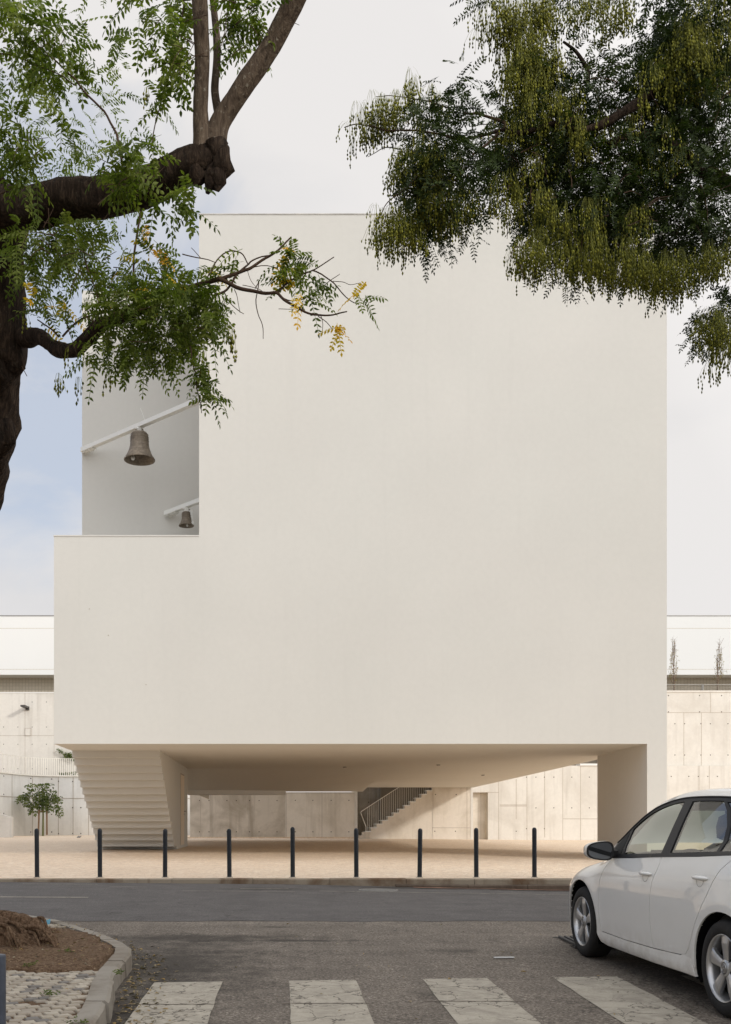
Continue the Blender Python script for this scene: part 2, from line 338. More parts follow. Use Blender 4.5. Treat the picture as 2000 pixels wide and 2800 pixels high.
# kerb along the plaza
def kerb_run():
    b = MB(); x = -30
    while x < 30:
        w = random.uniform(1.1, 1.5); z1 = .545+random.uniform(-.004, .004); y0 = 18.04+random.uniform(-.008, .008)
        b.prism([(x+.004, y0+.012, .0), (x+.004, y0, z1-.02), (x+.004, y0+.015, z1), (x+.004, 18.2, z1+.003), (x+.004, 18.2, .0)], (w-.008, 0, 0), 0); x += w
    return b
k = kerb_run().build('plaza_kerb', M['kerb_rust']); tag(k, kind='structure')
b = MB(); x = 2.0
while x < 28:
    w = random.uniform(1.0, 1.6); zt = .445+random.uniform(-.006, .004)
    b.prism([(x, 17.94, -.3), (x, 17.93, zt-.02), (x, 17.95, zt), (x, 18.03, zt+.002), (x, 18.03, -.3)], (w-.01, 0, 0)); x += w
tag(b.build('lower_kerb', M['gutter']), kind='structure')
b = MB(); vs = []; n = 60
for i in range(n+1):
    x = 2.3+i*.12; w = .10+.10*noise.noise(Vector((x*1.3, 0, 0)))+.05*noise.noise(Vector((x*6, 0, 0)))
    for y in (17.92, 17.92-max(.02, w)): vs.append((x, y, road_z(x, y)+.010))
b.add(vs, [(2*i, 2*i+1, 2*i+3, 2*i+2) for i in range(n)]); tag(b.build('reddish_gutter_grit', M['pink']), kind='structure')

# ------------------------------------------------------------------ corner pavement with kerb and tree pit
outer = [(-30,12.35),(-12,12.1),(-6,11.85),(-4.2,11.68),(-3.2,11.47),(-2.8,11.2),(-2.26,10.6),(-1.83,9.91),(-1.44,9.1),(-1.30,8.75),(-1.245,8.35),(-1.235,7.9),(-1.22,7.4),(-1.17,6.95),(-1.11,6.5),(-1.07,6.1),(-1.04,5.3),(-1.02,4),(-1.0,2),(-1.0,-6)]
def offset(pl, d):
    out = []
    for i, p in enumerate(pl):
        a = Vector(pl[max(0, i-1)]); c = Vector(pl[min(len(pl)-1, i+1)]); t = (c-a).normalized(); n = Vector((t.y, -t.x)); out.append((p[0]+n.x*d, p[1]+n.y*d))
    return out
inner = offset(outer, .135)
def walk_z(Y): return street_z(Y)+.135
b = MB()
def seg_stones():
    pts = []; L = 0
    for i in range(len(outer)-1):
        a, c = Vector(outer[i]), Vector(outer[i+1]); n = max(1, int((c-a).length/.08))
        for k in range(n): pts.append((a.lerp(c, k/n), Vector(inner[i]).lerp(Vector(inner[i+1]), k/n)))
    i = 0
    while i < len(pts)-2:
        near = 3 < pts[i][0].y < 10.5; k = random.choice([7, 8, 9, 10]) if near else random.choice([12, 14])
        run = pts[i:i+k+1]; dz = random.uniform(-.012, .008); sh = random.uniform(-.012, .012); rings = []
        if len(run) < 2: break
        for j, (o, n_) in enumerate(run):
            t = o; e = .012 if j == 0 else -.012 if j == len(run)-1 else 0
            d = (run[min(j+1, len(run)-1)][0]-run[max(j-1, 0)][0]).normalized(); o2 = o+d*e; n2 = n_+d*e; ac = (o2-n2).normalized(); o2 = o2+ac*sh
            z = walk_z(o.y)+dz; ob = o2+ac*.02; oc = o2-ac*.022
            z += .007*noise.noise(Vector((o.x*9, o.y*9, 1))); q_ = ac*(.008*noise.noise(Vector((o.x*14, o.y*14, 4)))); oc = oc+q_; o2 = o2+q_; rings.append([(n2.x, n2.y, z-.2), (n2.x, n2.y, z+.002), (oc.x, oc.y, z), (o2.x, o2.y, z-.018), (ob.x, ob.y, z-.3)])
        vs = [p for r in rings for p in r]; m = len(rings)
        fs = [(j*5+q, j*5+q+1, (j+1)*5+q+1, (j+1)*5+q) for j in range(m-1) for q in range(4)]+[(0,1,2,3,4), tuple((m-1)*5+q for q in (4,3,2,1,0))]
        b.add(vs, fs); i += k
seg_stones(); tag(b.build('corner_kerb', M['kerb']), kind='structure')
def pip(x, y, poly):
    c = False; j = len(poly)-1
    for i in range(len(poly)):
        xi, yi = poly[i]; xj, yj = poly[j]
        if (yi > y) != (yj > y) and x < (xj-xi)*(y-yi)/(yj-yi)+xi: c = not c
        j = i
    return c
walk_poly = inner+[(-60,-6),(-60,12.4)]
pit = [(-5.2,9.0),(-4.6,8.0),(-3.4,7.72),(-2.4,7.62),(-1.9,7.55),(-1.62,7.48),(-1.44,7.6)]+[p for p in inner if 7.6 < p[1] < 9.95][::-1]+[(-2.2,10.12),(-3.0,10.45),(-4.2,10.3),(-5.0,9.8)]
b = MB(); b.add([(x, y, walk_z(y)-.022) for x, y in walk_poly], [tuple(range(len(walk_poly)))])
tag(b.build('pavement', M['soil']), kind='structure')
def stones():
    V = []; Fc = []; T = []
    ang = math.radians(28); ca, sa = math.cos(ang), math.sin(ang); s = .092
    for i in range(-100, 100):
        for j in range(-120, 120):
            cx, cy = i*s+(.5*s if j % 2 else 0), j*s*.92
            x, y = -2.5+cx*ca-cy*sa, 7+cx*sa+cy*ca
            if not (-5.6 < x < -1 and 3.2 < y < 12.2): continue
            near = 1 if y < 8.3 else 0
            if not pip(x, y, walk_poly) or pip(x, y, pit): continue
            if min((Vector((x, y))-Vector(p).lerp(Vector(q), t)).length for p, q in zip(inner, inner[1:]) for t in (0, .5, 1)) < .05: continue
            if noise.noise(Vector((x*1.6, y*1.6, 5))) > .60: continue
            z = walk_z(y)-.010+random.uniform(-.004, .004); a = random.uniform(-.13, .13); h = s*.435; cr = []
            for px, py in ((-1,-1),(1,-1),(1,1),(-1,1)):
                qx, qy = px*h+random.uniform(-.008, .008), py*h*.92+random.uniform(-.008, .008)
                qx, qy = qx*math.cos(a)-qy*math.sin(a), qx*math.sin(a)+qy*math.cos(a); cr.append((x+qx*ca-qy*sa, y+qx*sa+qy*ca))
            b0 = len(V)
            V += [(p, q, z-.035) for p, q in cr]+[(p, q, z-.007) for p, q in cr]+[(x+(p-x)*.90, y+(q-y)*.90, z+random.uniform(-.002, .002)) for p, q in cr]
            for L in (0, 4):
                for q in range(4): Fc.append((b0+L+q, b0+L+(q+1) % 4, b0+L+4+(q+1) % 4, b0+L+4+q))
            Fc.append((b0+8, b0+9, b0+10, b0+11)); T += [random.random()]*12
    me = bpy.data.meshes.new('paving_stones'); me.from_pydata(V, [], Fc); me.materials.append(M['stone'])
    at = me.attributes.new('tone', 'FLOAT', 'POINT'); at.data.foreach_set('value', T)
    o = bpy.data.objects.new('pavement_stones', me); C.objects.link(o); tag(o, kind='structure')
stones()
# tree pit soil, a gently mounded sheet
b = MB(); vs = []; nx, ny = 70, 56
for j in range(ny+1):
    for i in range(nx+1):
        x = -5.2+i*4.2/nx; y = 7.3+j*3.4/ny
        d = min((Vector((x, y))-Vector(p)).length for p in pit); ins = pip(x, y, pit)
        h = (.0+.07*smooth(0, 1.1, d)*math.exp(-((x+2.7)**2+(y-9.1)**2)/1.8)+.02*smooth(0, .2, d)+.018*noise.noise(Vector((x*5, y*5, 0)))) if ins else -.4
        vs.append((x, y, walk_z(y)-.012+h))
n = nx+1; b.add(vs, [(j*n+i, j*n+i+1, (j+1)*n+i+1, (j+1)*n+i) for j in range(ny) for i in range(nx)], 0, True)
tag(b.build('tree_pit_soil', M['soil']), kind='structure')

# ------------------------------------------------------------------ road markings, covers
def stripe(xl, xr, yf, yn, name='crosswalk_stripe'):
    b = MB(); n = 14; vs = []
    for i in range(n+1):
        t = i/n; y = lerp(yn, yf+.073*((xl+xr)/2+.7), t)
        for k, x in enumerate((xl, xr)):
            xx = x+.012*noise.noise(Vector((x*3, y*5, 1))); yy = y+(.073*(x-(xl+xr)/2) if i == n else 0); vs.append((xx, yy, street_z(yy)+.004))
    b.add(vs, [(2*i, 2*i+1, 2*i+3, 2*i+2) for i in range(n)]); return tag(b.build(name, M['stripe']), kind='structure')
for k in range(-1, 6): 
    x0 = -.98+1.035*k
    if k >= 0: stripe(x0, x0+.515, 7.78, 4.6)
for xa, xb, ya, yb in ((-1.12, -.45, 6.90, 6.92), (-.02, .6, 6.93, 6.96), (.98, 1.68, 7.02, 7.02)):
    b = MB(); n = 16; vs = []
    for i in range(n+1):
        x = lerp(xa, xb, i/n); y = lerp(ya, yb, i/n)+.008*noise.noise(Vector((x*9, 2, 2)))
        for q in (-.006, .006): vs.append((x, y+q*(1+noise.noise(Vector((x*20, 0, 0)))), street_z(y)+.0065))
    b.add(vs, [(2*i, 2*i+2, 2*i+3, 2*i+1) for i in range(n)]); tag(b.build('road_crack', M['gutter']), kind='structure')
def line(x0, x1, y0, w, dy=0):
    b = MB(); n = 24; vs = []
    for i in range(n+1):
        x = lerp(x0, x1, i/n); y = y0+dy*i/n
        for yy in (y-w/2, y+w/2): vs.append((x, yy, road_z(x, yy)+.007))
    b.add(vs, [(2*i, 2*i+2, 2*i+3, 2*i+1) for i in range(n)]); return tag(b.build('road_line', M['line']), kind='structure')
line(-14, -2.85, 15.1, .12, -.15); line(-4.5, -3.2, 17.6, .05); line(-2.9, -2.3, 17.1, .04); line(-.7, .1, 16.85, .06, .1); line(.6, 5.5, 16.5, .05, .05); line(-1.6, .2, 16.3, .04)
def cover(name, x, y, r, label, cat):
    b = MB(); z = road_z(x, y)+.006
    vs = [(x+r*math.cos(a)*1.0, y+r*math.sin(a), z+.004) for a in [2*math.pi*i/40 for i in range(40)]]
    b.prism([Vector(p)-Vector((0,0,.02)) for p in vs], (0,0,.022))
    for i in range(-5, 6): 
        h = math.sqrt(max(.001, r*r*.8-(i*r/6)**2)); b.box((x-h, y+i*r/6-.008, z+.005), (x+h, y+i*r/6+.008, z+.012))
    return tag(b.build(name, M['steel']), label, cat)
cover('manhole_cover', 1.60, 16.95, .33, 'round iron manhole cover set in the main road near the kerb', 'manhole cover')
M['iron'] = plain('dark_iron', (.09, .085, .08), .7, .3, .3, var=.2)
dg = thing('drain_grate', 'slotted iron drain grate lying in the street under the white car', 'drain grate', (3.3, 9.9, street_z(9.9)))
b = MB(); z = street_z(9.9)+.008
b.box((2.75,9.55,z-.03),(4.3,9.60,z+.006)); b.box((2.75,10.3,z-.03),(4.3,10.35,z+.01)); o = b.build('frame', M['iron']); reparent(o, dg)
b = MB()
for i in range(26): b.obox((2.8+i*.058, 9.95, z+.012), (.014,.02,0), (0,.34,.34*.029), (0,0,.008))
reparent(b.build('bars', M['iron']), dg)
b = MB(); b.box((2.75,9.55,z-.05),(4.3,10.35,z-.012)); reparent(b.build('pit', M['hole']), dg)

# ------------------------------------------------------------------ church
XL, XN, XP, XR = -5.125, -1.87, 8.177, 8.62; Y0, Y1, YT, YB = 22.8, 26.0, 38.0, 45.9; ZS, ZN, ZT = 3.344, 7.994, 15.21
church = thing('church_building', 'tall windowless white church block raised over an open passage, with a notch in one corner', 'church', (1.7, 22.8, .7))
XC = 3.28; YC = 41.5
b = MB(); Xs = [XL, XN, XC, XR]; Ys = [Y0, Y1, YT, YC, YB]; Zs = [ZS, ZN, ZT]
solid = {(i, j, k) for i in range(3) for j in range(4) for k in range(2) if not ((k == 1 and (j >= 2 or (i == 0 and j == 0))) or (j == 3 and i < 2))}
vid = {}; vs = []; fs = []
def vv(i, j, k):
    if (i, j, k) not in vid: vid[(i, j, k)] = len(vs); vs.append((Xs[i], Ys[j], Zs[k]))
    return vid[(i, j, k)]
for (i, j, k) in solid:
    for d, q in (((-1,0,0),[(0,0,0),(0,0,1),(0,1,1),(0,1,0)]),((1,0,0),[(1,0,0),(1,1,0),(1,1,1),(1,0,1)]),((0,-1,0),[(0,0,0),(1,0,0),(1,0,1),(0,0,1)]),((0,1,0),[(0,1,0),(0,1,1),(1,1,1),(1,1,0)]),((0,0,-1),[(0,0,0),(0,1,0),(1,1,0),(1,0,0)]),((0,0,1),[(0,0,1),(1,0,1),(1,1,1),(0,1,1)])):
        if (i+d[0], j+d[1], k+d[2]) not in solid: fs.append([vv(i+a, j+b2, k+c) for a, b2, c in q])
b.add(vs, fs); reparent(b.build('main_block', M['church']), church)
# coping along the tops
b = MB(); x = XN-.01
while x < XR:
    w = min(random.uniform(1.4, 2.2), XR+.01-x); b.box((x, Y0-.012, ZT), (x+w-.004, Y0+.35, ZT+.03+random.uniform(-.012, .012))); x += w
reparent(b.build('coping', M['church_stain']), church)
b = MB(); b.box((XL-.008, Y0-.012, ZN), (XN-.002, Y0+.22, ZN+.03)); reparent(b.build('notch_parapet', M['church']), church)
# pier at the right
b = MB(); b.box((XP, Y0+.0, .2), (XR, 26.4, ZS)); o = reparent(b.build('pier', M['church']), church)
# stepped stair volume
prof = [(24.7, ZS)]; y, z = 24.7, ZS; prof = []
ns = 14; g_ = (28.2-24.7)/ns; h_ = (ZS-.963)/ns
for i in range(ns):
    prof.append((24.7+i*g_, ZS-i*h_)); prof.append((24.7+i*g_, ZS-(i+1)*h_))
prof += [(28.62, .963), (28.62, .3), (31.9, .3), (31.9, ZS)]
XS0, XS1 = -5.11, -2.98
b = MB(); m_ = len(prof)
b.add([(XS0, y, z) for y, z in prof]+[(XS1, y, z) for y, z in prof], [tuple(range(m_)), tuple(range(m_, 2*m_))]+[(i, (i+1) % m_, m_+(i+1) % m_, m_+i) for i in range(m_)])
reparent(b.build('stepped_stair_underside', M['church']), church)
d = thing('door', None, None); d.parent = church; d.location = Vector((XS1, 30.25, .983))-church.location
b = MB(); b.box((-.02, -.50, 0), (.012, .50, 2.06)); bpy_d = b.build('door_leaf', M['door']); bpy_d.parent = d
b = MB()
for a in ((-.02,-.54,-.02,.004,-.50,2.10),(-.02,.50,-.02,.004,.54,2.10),(-.02,-.54,2.06,.004,.54,2.10)): b.box(a[:3], a[3:])
o = b.build('door_frame', M['joint']); o.parent = d
b = MB(); b.tube([(.012,.42,1.0),(.07,.42,1.0),(.07,.28,1.0)], .012); b.box((.01,.395,.88),(.02,.445,.93)); o = b.build('handle', M['steel']); o.parent = d
# oblique downstand at the back of the soffit
def zof(v, Y): return EYE+(CV-v)/F*Y
pts = [(-2.985, 32.0, 2161), (3.28, 45.9, 2164.5)]
b = MB(); n = 40; vs = []
for i in range(n+1):
    t = i/n; X = lerp(-2.985, 3.28, t); Y = lerp(31.9, YC-.02, t); s_ = .9*(1-t)
    vs += [(X, 31.9, ZS-.0005), (X, Y+.02, zof(lerp(2161, 2164.5, t), Y))]
b.add(vs, [(2*i, 2*i+1, 2*i+3, 2*i+2) for i in range(n)], 0, True)
b.add([(-2.985,31.9,ZS-.0005),(-2.985,31.92,zof(2161,31.92)),(-2.985,YC-.02,zof(2161,31.92)),(-2.985,YC-.02,ZS-.0005)], [(0,1,2,3)])
vs = []
for i in range(n+1):
    t = i/n; X = lerp(-2.985, 3.28, t); Y = lerp(31.9, YC-.02, t); vs += [(X, Y+.02, zof(lerp(2161, 2164.5, t), Y)), (-2.985, Y+.02, zof(lerp(2161, 2164.5, t), Y))]
b.add(vs, [(2*i, 2*i+1, 2*i+3, 2*i+2) for i in range(n)])
reparent(b.build('passage_downstand', M['church']), church)
b = MB(); n = 10; Xe = .12; te = (Xe+2.985)/(3.28+2.985)
ring = []
for i in range(n+1):
    t = te*i/n; X = lerp(-2.985, 3.28, t); Y = lerp(31.9, YC-.02, t)-.03; ring.append([(X, Y, zof(2160, Y)), (X, Y, zof(2172.7, Y)), (X, Y+.5, zof(2172.7, Y)), (X, Y+.5, zof(2160, Y))])
b.add([p for r in ring for p in r], [(i*4+q, i*4+(q+1) % 4, (i+1)*4+(q+1) % 4, (i+1)*4+q) for i in range(n) for q in range(4)]+[(0,1,2,3), tuple(n*4+q for q in (3,2,1,0))])
reparent(b.build('passage_lip_beam', M['church']), church)
# small soffit lights and facade spouts
for X, Y in ((1.9, 31), (1.4, 36.5), (.9, 43), (7.0, 35.5), (4.6, 30)):
    b = MB(); b.lathe([(.0,0),(.05,0),(.06,.01),(.06,.03)], 12, (X, Y, ZS-.028)); reparent(b.build('soffit_light', M['steel']), church)
for u, v in ((245, 1665), (297, 1737), (400, 1872)):
    p = P(u, v, Y0); b = MB(); b.lathe([(.0,-.01),(.009,-.01),(.012,-.005),(.012,.01)], 10, p, 'y'); reparent(b.build('weep_hole', M['joint']), church)

# bells
def bell_prof(R, H):
    o = [(0,1.0),(.30,.995),(.46,.965),(.53,.91),(.56,.84),(.575,.70),(.588,.60),(.615,.48),(.68,.34),(.78,.20),(.875,.10),(.95,.045),(1.0,.0),(.985,-.02),(.93,-.01),(.86,.06),(.76,.15),(.66,.30),(.585,.42),(.55,.6),(.52,.82),(.40,.90),(0,.93)]
    return [(r*R, z*H) for r, z in o]
def bell(name, c, R, H, label, clap, strap):
    root = thing(name, label, 'bell', c)
    b = MB(); b.lathe(bell_prof(R, H), 48, (0,0,0))
    for zz, rr in ((.885,.565),(.80,.578),(.74,.585),(.66,.592),(.30,.69),(.26,.705),(.06,.925)): b.lathe([(rr*R,zz*H-.006),(rr*R+.006,zz*H),(rr*R,zz*H+.006)], 48)
    o = b.build('bell_body', M['bronze'], root)
    b = MB(); b.tube([(clap[0]*R*.3, clap[1]*R*.3, H*.55), (clap[0]*R*.42, clap[1]*R*.5, .0)], R*.045); b.lathe([(0,-.012),(R*.13,-.012),(R*.13,.02),(0,.02)], 20, (clap[0]*R*.42, clap[1]*R*.55, -.0), 'y')
    o = b.build('clapper', M['beam'], root)
    b = MB(); b.box((-.05,-.05,H),(.05,.05,H+.10)); b.box((-.09,-.07,H+.055),(.09,.07,H+.075)); b.build('hanger', M['beam'], root)
    if strap:
        b = MB(); b.box((R*.55,-.05,H*.75),(R*.82,.03,H*1.12)); b.box((R*.60,-.06,H*.55),(R*.72,-.03,H*.8)); b.tube([(R*.8,-.03,H*.8),(R*.88,-.04,H*.3),(R*.85,-.05,H*.18)], .012); b.lathe([(0,-.02),(.04,-.02),(.04,.02),(0,.02)], 16, (R*.86,-.06,H*.12), 'y'); b.build('striker', M['beam'], root)
    return root
B1a, B1b = Vector((-5.09, 25.99, 9.68+EYE)), Vector((-1.86, 22.88, 9.68+EYE))
z1 = EYE+(CV-1176)/F*24.4
def steelbeam(name, a, c, w, h, label, plate):
    root = thing(name, label, 'steel beam', a)
    b = MB(); b.beam(Vector((0,0,0)), c-a, w, h); b.build('beam', M['beam'], root)
    b = MB(); d_ = (c-a).normalized(); sd = Vector((0,0,1)).cross(d_)
    b.obox(d_*.24-Vector((0,0,h/2+.012)), d_*.22, sd*.09, Vector((0,0,.010)))
    for q in (.06, .12, .18, .27, .36): 
        for s_ in (-1, 1): b.lathe([(0,-.05),(.014,-.05),(.014,.0)], 6, d_*(q)+sd*.06*s_-Vector((0,0,h/2+.02)))
    b.build('bracket_plate', M['beam'], root)
    return root
a1 = Vector((-5.10, 25.96, EYE+(CV-1232)/F*26)); c1 = Vector((-1.875, 22.95, 0)); c1.z = a1.z
steelbeam('bell_beam', a1, c1, .13, .10, 'long diagonal white steel beam carrying the larger bell', 1)
a2 = Vector((-2.98, 25.96, EYE+(CV-1405)/F*26)); c2 = Vector((-1.875, 24.8, 0)); c2.z = a2.z
steelbeam('bell_beam', a2, c2, .12, .10, 'short white steel beam carrying the smaller bell in the notch corner', 1)
def on(a, c, u):
    for i in range(400):
        p = a.lerp(c, i/400)
        if CU+F*p.x/p.y >= u: return p
p = on(a1, c1, 382); R = 85.7/2/F*p.y; H = .67
zc = a1.z-.05
bell('church_bell', Vector((p.x, p.y, zc-.10-H)), R, H, 'larger bronze bell hanging from the long diagonal beam, hammer showing inside', (-.9, -.6), False)
p = on(a2, c2, 510); R2 = 42/2/F*p.y; H2 = .35
bell('church_bell', Vector((p.x, p.y, a2.z-.05-.10-H2)), R2, H2, 'smaller bronze bell hanging lower right in the corner of the notch', (.3, -.3), True)
b = MB(); q = on(a1, c1, 398); b.tube([q+Vector((0,0,.03)), q+Vector((-.12,.0,.36))], .006, 5); 
o = b.build('antenna_rod', M['beam']); tag(o, 'thin rod standing on the long bell beam above the larger bell', 'rod')

# ------------------------------------------------------------------ walls behind
def wall_panel(name, x0, x1, z0, z1, Y, th, mat, vj, hj, holes, label, mats=None, parent=None):
    b = MB(); b.box((x0, Y, z0), (x1, Y+th, z1), 0)
    w = .010
    for x in vj:
        x = x+.0; b.box((x-w, Y-.003, z0), (x+w, Y+.01, z1), 1)
    for z in hj: b.box((x0, Y-.004, z-w), (x1, Y+.01, z+w), 1)
    for x, z in holes: b.lathe([(0,-.006),(.024,-.006),(.024,.01)], 10, (x, Y, z), 'y', 2, False)
    o = b.build(name, [mat, M['joint'], M['hole']])
    if parent: return reparent(o, parent)
    return tag(o, label, 'wall')
def ux(u, Y): return (u-CU)/F*Y
def vz(v, Y): return EYE-(v-CV)/F*Y
Y = 46.0
rw = thing('retaining_wall', 'tall board-marked concrete retaining wall behind the passage and right of the church', 'wall', (6, 46, 1))
hol = lambda us, vs_, Y: [(ux(u, Y), vz(v, Y)) for u in us for v in vs_]
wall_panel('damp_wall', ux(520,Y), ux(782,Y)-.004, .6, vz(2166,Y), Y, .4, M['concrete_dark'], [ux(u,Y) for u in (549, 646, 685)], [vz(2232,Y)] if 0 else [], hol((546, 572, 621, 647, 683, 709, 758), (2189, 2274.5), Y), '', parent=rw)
wall_panel('clean_wall', ux(782,Y), ux(970,Y), .6, vz(2166,Y), Y, .4, M['concrete_mid'], [ux(u,Y) for u in (783.5, 881)], [vz(2168.5,Y)], hol((808, 856, 906, 954.5), (2188.5, 2274.5), Y), '', parent=rw)
b = MB(); b.box((ux(500,Y), Y-.25, .6), (ux(968,Y), Y-.002, vz(2288.5,Y))); reparent(b.build('wall_footing', M['plaza']), rw)
b = MB(); b.box((ux(970,Y)+.002, Y-.02, .6), (ux(978,Y), Y+1.95, vz(2157,Y))); reparent(b.build('wall_end', M['concrete']), rw)
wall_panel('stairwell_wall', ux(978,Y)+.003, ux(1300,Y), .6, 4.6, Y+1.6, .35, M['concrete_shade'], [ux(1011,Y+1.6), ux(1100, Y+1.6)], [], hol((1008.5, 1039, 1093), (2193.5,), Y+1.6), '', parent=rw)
# wall to the right of the stair flight
sx0, sx1 = ux(999,Y), ux(1182,Y)
wall_panel('stair_side_wall', sx1+.003, ux(1287,Y), .6, 4.36, Y, .4, M['concrete_mid'], [ux(1277.5,Y), ux(1162.5,Y)][:1], [vz(2263.5,Y)], hol((1191.5, 1248), (2172.5,), Y)+hol((1189.5, 1246), (2273,), Y), '', parent=rw)
b = MB(); b.box((ux(1287,Y)+.002, Y-.01, .6), (ux(1294,Y), Y+.8, 4.36)); reparent(b.build('wall_end', M['concrete']), rw)
zd = vz(2166.5,Y)
wall_panel('alcove_back', ux(1294,Y), ux(1335,Y), .6, zd+.1, Y+.35, .2, M['concrete_mid'], [ux(1315.5,Y+.35)], [], [], '', parent=rw)
b = MB(); b.box((ux(1294,Y)+.002, Y, zd), (ux(1335,Y)-.002, Y+.34, 4.36)); reparent(b.build('alcove_lintel', M['concrete']), rw)
z93 = vz(2093.5, Y)
wall_panel('lower_wall', ux(1335,Y), ux(2300,Y), .3, z93, Y, .8, M['concrete'], [ux(u,Y) for u in (1363.5, 1441.5, 1539.5, 1588, 1912, 1940, 2080, 2170)], [], hol((1466, 1515, 1564, 1612), (2125, 2209), Y)+hol((1412,), (2273,), Y)+hol((1836, 1884, 1910, 1936, 1962), (2123,), Y)+hol((1489,1440), (2266,2125), Y), '', parent=rw)
b = MB()
for u0, u1, v in ((1539.5, 1634, 2239), (1367, 1441, 2204), (1335, 1365, 2167), (1367,1441,2201)): b.box((ux(u0,Y), Y-.004, vz(v,Y)-.012), (ux(u1,Y), Y+.01, vz(v,Y)+.012))
for u, v0, v1 in ((1412, 2130, 2240), (1588, 2239, 2290), (1490, 2090, 2290)): b.box((ux(u,Y)-.012, Y-.004, vz(v1,Y)), (ux(u,Y)+.012, Y+.01, vz(v0,Y)))
reparent(b.build('panel_joints', M['joint']), rw)
YU = 46.12; zt = vz(1893, YU)
wall_panel('upper_wall', ux(1655,YU), ux(2300,YU), z93+.01, zt, YU, .5, M['concrete'], [], [vz(1948.5,YU)], hol((1828.5, 1913.5, 1973.5), (1902, 1946.5), YU)+hol((1846, 1872.5, 1917, 1943, 1991), (1979, 2064.5), YU), '', parent=rw)
b = MB()
for u, v0, v1 in ((1943.5, 1895, 1948), (1870.5, 1949, 2093), (1918.5, 1949, 2093), (2060, 1949, 2093), (2080, 1895, 1948)): b.box((ux(u,YU)-.010, YU-.003, vz(v1,YU)), (ux(u,YU)+.010, YU+.01, vz(v0,YU)))
reparent(b.build('panel_joints', M['joint']), rw)
b = MB(); b.box((ux(1655,YU), YU-.03, zt), (ux(2300,YU), YU+.5, zt+.08)); reparent(b.build('coping', M['concrete']), rw)
b = MB(); b.box((ux(1586,Y), Y-.06, z93), (ux(1655,Y), Y+.75, z93+.09)); reparent(b.build('ledge', M['far_white']), rw)
# terrace behind the right wall
b = MB(); b.box((4.5, YU+.5, .5), (40, 62, zt-.05)); tag(b.build('terrace_ground', M['ground']), kind='structure')

# outdoor stair flight with railing
st = thing('outdoor_staircase', 'concrete staircase climbing right behind the passage with a thin painted railing', 'staircase', (ux(1000,Y), Y, 1.05))
b = MB(); n = 12; z0 = vz(2286, Y); top = vz(2163.5, Y); riser = (top-vz(2275,Y))/ (n-1); us = [1000+15.25*i for i in range(n+1)]
poly = [(ux(1000,Y), Y, .6)]
for i in range(n):
    zz = vz(2275,Y)+riser*i; poly += [(ux(us[i],Y), Y, zz), (ux(us[i+1],Y), Y, zz)]
poly += [(poly[-1][0], Y, .6)]
b.prism(poly, (0, 1.55, 0)); reparent(b.build('flight', M['concrete_mid']), st)
b = MB()
for i in range(n):
    zz = vz(2275,Y)+riser*i; b.box((ux(us[i],Y)-.03, Y-.03, zz+.002), (ux(us[i+1],Y), Y+1.5, zz+.045))
reparent(b.build('treads', M['far_white']), st)
b = MB(); b.box((ux(990,Y), Y-.1, .6), (ux(999.5,Y), Y+1.5, vz(2275,Y))); b.box((ux(979,Y), Y-.2, .6), (ux(999,Y), Y+1.5, vz(2284,Y))); reparent(b.build('bottom_step', M['concrete_dark']), st)
b = MB(); rl = lambda u: lerp(2220.5, 2160, (u-987)/(1090-987))
b.tube([P(1001.5,2275,Y-.02), P(1001,2260,Y-.02), P(987,2222,Y-.02), P(988,2219,Y-.02), P(1076,2162,Y-.02), P(1180,2099,Y-.02)], .013, 6)
u = 1005.5; 
while u < 1178:
    i = int((u-1000)//15.25); zb = vz(2275,Y)+riser*max(0, i); zt_ = vz(2219-(u-988)*.646, Y); b.tube([(ux(u,Y), Y-.02, zb), (ux(u,Y), Y-.02, zt_)], .0065, 5, caps=False); u += 5.08
reparent(b.build('railing', M['rail']), st)

# left side: curved low wall with railing, upper wall
YL = 56.0; zlt = 1.4+376/F*YL
lw = thing('concrete_wall', 'tall pale concrete wall with square hatch left of the church', 'wall', (-14, YL, 1.2))
wall_panel('wall_face', -40, -3, 1.0, zlt, YL, .5, M['concrete'], [ux(69,YL), ux(148.5,YL)], [vz(2011.5,YL)], hol((10.5,49.5,88.5,127.5), (1988,2035,2102), YL)+hol((88.5,127.5), (1919.5,), YL), '', parent=lw)
b = MB(); b.box((ux(69.5,YL), YL-.03, vz(2011,YL)), (ux(85.5,YL), YL-.005, vz(1992,YL)), 0)
o = reparent(b.build('hatch', [M['concrete']]), lw)
b = MB()
for a in ((69,1991.5,70,2011.5),(85,1991.5,86,2011.5),(69,1991,86,1992),(69,2010.8,86,2011.8)): b.box((ux(a[0],YL), YL-.035, vz(a[3],YL)), (ux(a[2],YL), YL-.006, vz(a[1],YL)))
reparent(b.build('hatch_frame', M['joint']), lw)
b = MB(); b.box((-40, YL-.02, zlt), (-3, YL+.5, zlt+.05)); reparent(b.build('coping', M['far_white']), lw)
wl = thing('wall_lamp', 'small dark grey wall lamp on the concrete wall at the far left', 'lamp', P(76,1937,YL))
b = MB(); b.box((-.09,-.10,-.10),(.10,0,.10)); b.build('mount', M['lamp'], wl)
b = MB(); b.obox((-.06,-.45,.05), (.0,.36,.0), (.13,0,0), (0,0,.045)); b.build('lamp_head', M['lamp'], wl)
